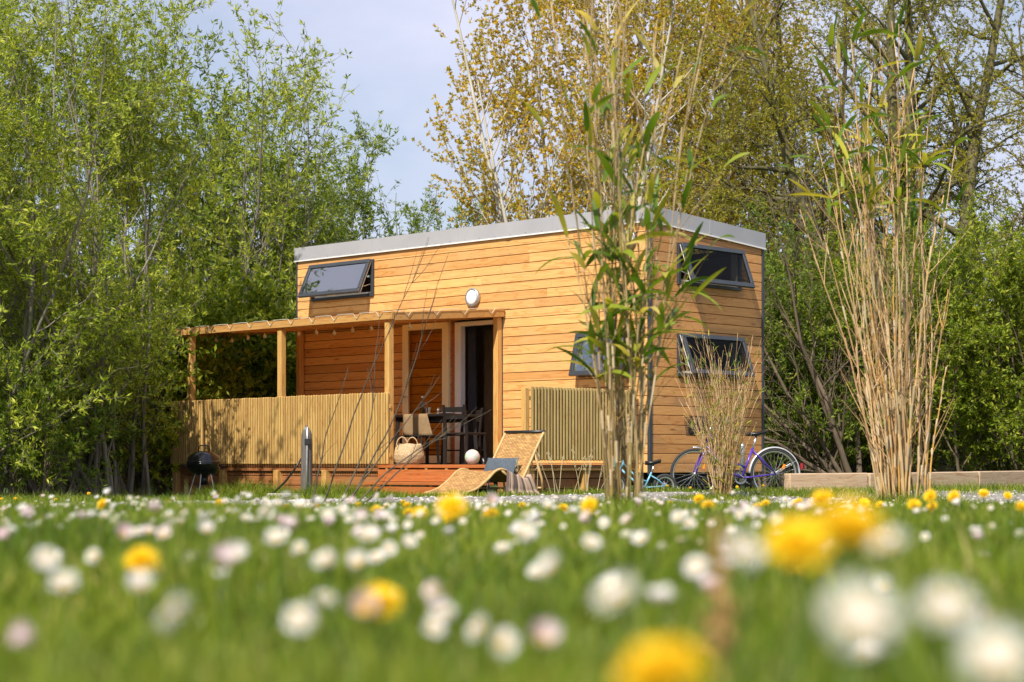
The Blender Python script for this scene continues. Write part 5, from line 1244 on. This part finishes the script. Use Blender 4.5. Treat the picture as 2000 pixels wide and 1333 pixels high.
# single flowers that stand out, each where it grows (x, y, height above the eye line reference plane)
def FL(px, py, w_, kind, label, tilt=None):
    Y = (182. if kind == 'y' else 126.) / w_; x = (px - 1000) / F * Y; z = EYE - (py - 908) / F * Y
    z = max(z, gz(x, Y) + .055)
    return place(kind, x, Y, z, label, tilt)
for a_ in (
    (882, 992, 76, 'y', 'tall bright dandelion in the lawn directly below the foot of the lounger', 50),
    (740, 1180, 116, 'y', 'large blurred dandelion low in the lawn left of the middle', 30),
    (278, 1098, 86, 'y', 'blurred dandelion alone in the left part of the lawn', 40),
    (1290, 1322, 235, 'y', 'huge blurred dandelion cut by the bottom edge of the view', 20),
    (1556, 1066, 165, 'y', 'big blurred dandelion between two white daisies right of the middle', 40),
    (1655, 1036, 190, 'y', 'palest and widest blurred dandelion right of the middle', 20),
    (880, 1047, 46, 'y', 'dandelion below the tall bright dandelion in the lawn', 45),
    (820, 1013, 42, 'y', 'dandelion just left of and below the tall bright dandelion', 40),
    (798, 1015, 32, 'y', 'small dandelion touching its larger neighbour left of the tall bright dandelion', 20),
    (1152, 987, 44, 'y', 'dandelion with a round head in front of the tall green reeds', 60),
    (1605, 976, 58, 'y', 'broad dandelion in front of the first pale sleeper', 30),
    (200, 1018, 30, 'y', 'small dandelion at the far left near the path', 60),
    (1850, 1190, 170, 'd', 'large pale daisy out of focus behind the biggest white daisy on the right', 30),
    (1680, 1212, 205, 'd', 'biggest tilted white daisy low on the right of the lawn', 45),
    (1945, 1292, 190, 'd', 'white daisy cut by the bottom right corner of the view', 40),
    (340, 1197, 112, 'd', 'tilted white daisy low in the left part of the lawn', 50),
    (585, 1210, 95, 'd', 'round white daisy facing the viewer left of the middle', 60),
    (937, 1290, 84, 'd', 'white daisy by the bottom edge in the middle', 65),
    (90, 1093, 74, 'd', 'half turned white daisy near the left edge', 60),
    (125, 1142, 82, 'd', 'white daisy just below the half turned daisy at the left edge', 30),
    (635, 1096, 68, 'd', 'white daisy above and right of the round white daisy', 40),
    (718, 1046, 62, 'd', 'fluffy white daisy near the middle of the lawn', 35),
    (1075, 1112, 86, 'd', 'blurred white daisy right of the middle below the dandelions', 45),
    (1205, 1166, 128, 'd', 'wide blurred white daisy with an orange centre right of the middle', 40),
    (1452, 1078, 118, 'd', 'white daisy left of the big blurred dandelion', 35),
    (1735, 1066, 116, 'd', 'bright white daisy right of the widest blurred dandelion', 30),
    (1025, 1038, 62, 'd', 'white daisy above the blurred daisy right of the middle', 35),
    (1155, 1062, 56, 'd', 'faint white daisy above the wide blurred daisy', 40),
    (1360, 1108, 72, 'd', 'faint blurred daisy left of the white daisy by the big dandelion', 60),
    (1905, 1048, 34, 'd', 'small cream daisy standing alone near the right edge', 15),
    ): FL(*a_)
YL = 'yellow dandelion open in the far lawn'
for px, py, w_ in ((735, 1021, 30), (700, 1022, 18), (617, 1040, 22), (1365, 975, 28), (1383, 988, 36), (1560, 981, 24), (1688, 982, 26), (1785, 987, 33), (1817, 970, 34), (1863, 970, 32), (1921, 965, 27), (1820, 994, 32), (1968, 969, 22), (1495, 993, 24), (755, 990, 20), (787, 990, 16), (1310, 983, 15), (795, 1050, 24), (1554, 998, 24), (1995, 1020, 34), (430, 1030, 26), (560, 1005, 22), (905, 1020, 30), (960, 1075, 40), (1100, 1045, 26), (1480, 1020, 26), (1720, 1000, 24), (330, 1005, 18), (1020, 1010, 20), (1250, 1005, 16)):
    FL(px, py, w_, 'y', YL)
# dandelions on the verge beyond the path
for x, y in ((-4.9, 18.8), (-4.6, 19.2), (-4.2, 18.9), (-5.2, 19.4), (2.62, 23.6), (2.7, 23.75), (2.8, 23.7), (2.55, 23.9), (2.66, 23.55), (2.2, 23.5), (3.1, 23.5), (-3.6, 20.6), (1.9, 23.3)):
    place('y', x, y, gz(x, y) + frng.uniform(.07, .13), 'small yellow dandelion on the verge beyond the gravel path')
# the mid-size daisies of the clustered band
for px, py, w_ in ((640, 1006, 40), (520, 998, 46), (240, 1046, 50), (268, 1050, 40), (330, 1050, 32), (355, 1060, 36), (340, 1030, 36), (585, 1070, 46), (540, 1052, 62), (460, 1082, 62), (12, 1152, 42), (1290, 1168, 82), (645, 1043, 34), (400, 1020, 34), (415, 1015, 30), (480, 1035, 34), (570, 1035, 44), (700, 1060, 40), (690, 1040, 30), (745, 1035, 34), (860, 1020, 30), (935, 990, 22), (950, 998, 24), (880, 1085, 40), (1120, 1000, 34), (1145, 1010, 36), (1180, 1025, 34), (1290, 985, 18), (1255, 968, 22), (1352, 1005, 26), (1345, 1022, 38), (1450, 994, 28), (1545, 985, 22), (1580, 990, 34), (1562, 1016, 18), (100, 1030, 30), (160, 1040, 34), (180, 1175, 32), (95, 1190, 52), (60, 1010, 40), (20, 1040, 40), (1390, 1160, 70), (1190, 1230, 60), (1290, 1240, 70), (205, 1080, 30), (290, 1085, 40), (700, 1100, 60), (410, 1135, 40), (760, 1105, 46)):
    FL(px, py, w_, 'd', DL)
cnt = 0; clusters = []
while len(clusters) < 60:
    Y = 1.5 + 8.5 * frng.random() ** 1.25; x = frng.uniform(-.275, .275) * Y
    if x > 0 and frng.random() < .45: continue
    clusters.append((x, Y, frng.randint(1, 5)))
for x0, Y0, k_ in clusters:
    for q in range(k_):
        if cnt >= 170: break
        x = x0 + frng.gauss(0, .07 + .03 * Y0); Y = max(1.4, Y0 + frng.gauss(0, .2 + .08 * Y0))
        place('d', x, Y, gz(x, Y) + frng.uniform(.035, .095), DL, None, frng.uniform(.75, 1.2)); cnt += 1
# many more tiny daisies that nobody could count
rs_ = np.random.RandomState(9); g = MB(); n_ = 620
for i in range(n_):
    Y = 3.2 + 11 * rs_.rand() ** 1.2; x = rs_.uniform(-.29, .29) * Y
    if Y > np.interp(x, EX, EY) - PW - .1: continue
    if (x > 0) and rs_.rand() < .45: continue
    z = gz(x, Y) + rs_.uniform(.035, .065); r = rs_.uniform(.007, .011); tl = rs_.uniform(.2, 1.); k = 9; ph = rs_.rand() * 6
    nrm = np.array([-.35 * math.sin(tl), -.94 * math.sin(tl), math.cos(tl)]); u = np.cross(nrm, [1, 0, 0]); u /= np.linalg.norm(u); v = np.cross(nrm, u); c0 = np.array([x, Y, z])
    V = [c0 - nrm * .001] + [c0 + (u * math.cos(ph + q * 6.283 / (2 * k)) + v * math.sin(ph + q * 6.283 / (2 * k))) * (r if q % 2 else r * .72) for q in range(2 * k)]
    g.add(V, [(0, 1 + q, 1 + (q + 1) % (2 * k)) for q in range(2 * k)], 0)
    V = [c0 + nrm * .002] + [c0 + nrm * .0006 + (u * math.cos(q * 6.283 / 8) + v * math.sin(q * 6.283 / 8)) * r * .36 for q in range(8)]
    g.add(V, [(0, 1 + q, 1 + (q + 1) % 8) for q in range(8)], 1)
    g.tube([c0 - nrm * .001, c0 + np.array([0, 0, -z + gz(x, Y)])], [.001, .0012], 4, False, mi=2)
prop(g.build('tiny_daisies', [m_pw, m_ctr, m_stem]), 'countless tiny white daisies among the far lawn grass', 'daisies', kind='stuff')
# rust brown dock stalk rising out of focus in front of the straw coloured reeds
dk = thing('dock_stalk', 'rust brown seed stalk out of focus in front of the straw coloured reeds', 'dock plant', ((1402 - 1000) / F * 1.25, 1.25, gz(.14, 1.25)))
g = MB(); g.tube([(0, 0, 0), (.003, 0, .05), (.001, 0, .135)], [.002, .002, .001], 6)
for i in range(45):
    z = .06 + .085 * frng.random(); a = frng.random() * 6.28; r = .010 * (1.1 - (z - .05) / .09) + .002; c = (r * math.cos(a), r * math.sin(a), z); g.tube([(0.001, 0, z - .004), c, (c[0] * 1.2, c[1] * 1.2, z - .004)], [.0008, .0026, .0006], 5)
g.build('seed_head', simple('rust_seed', (.46, .28, .11), .8, 0, (.22, .09, .02), 200), dk)
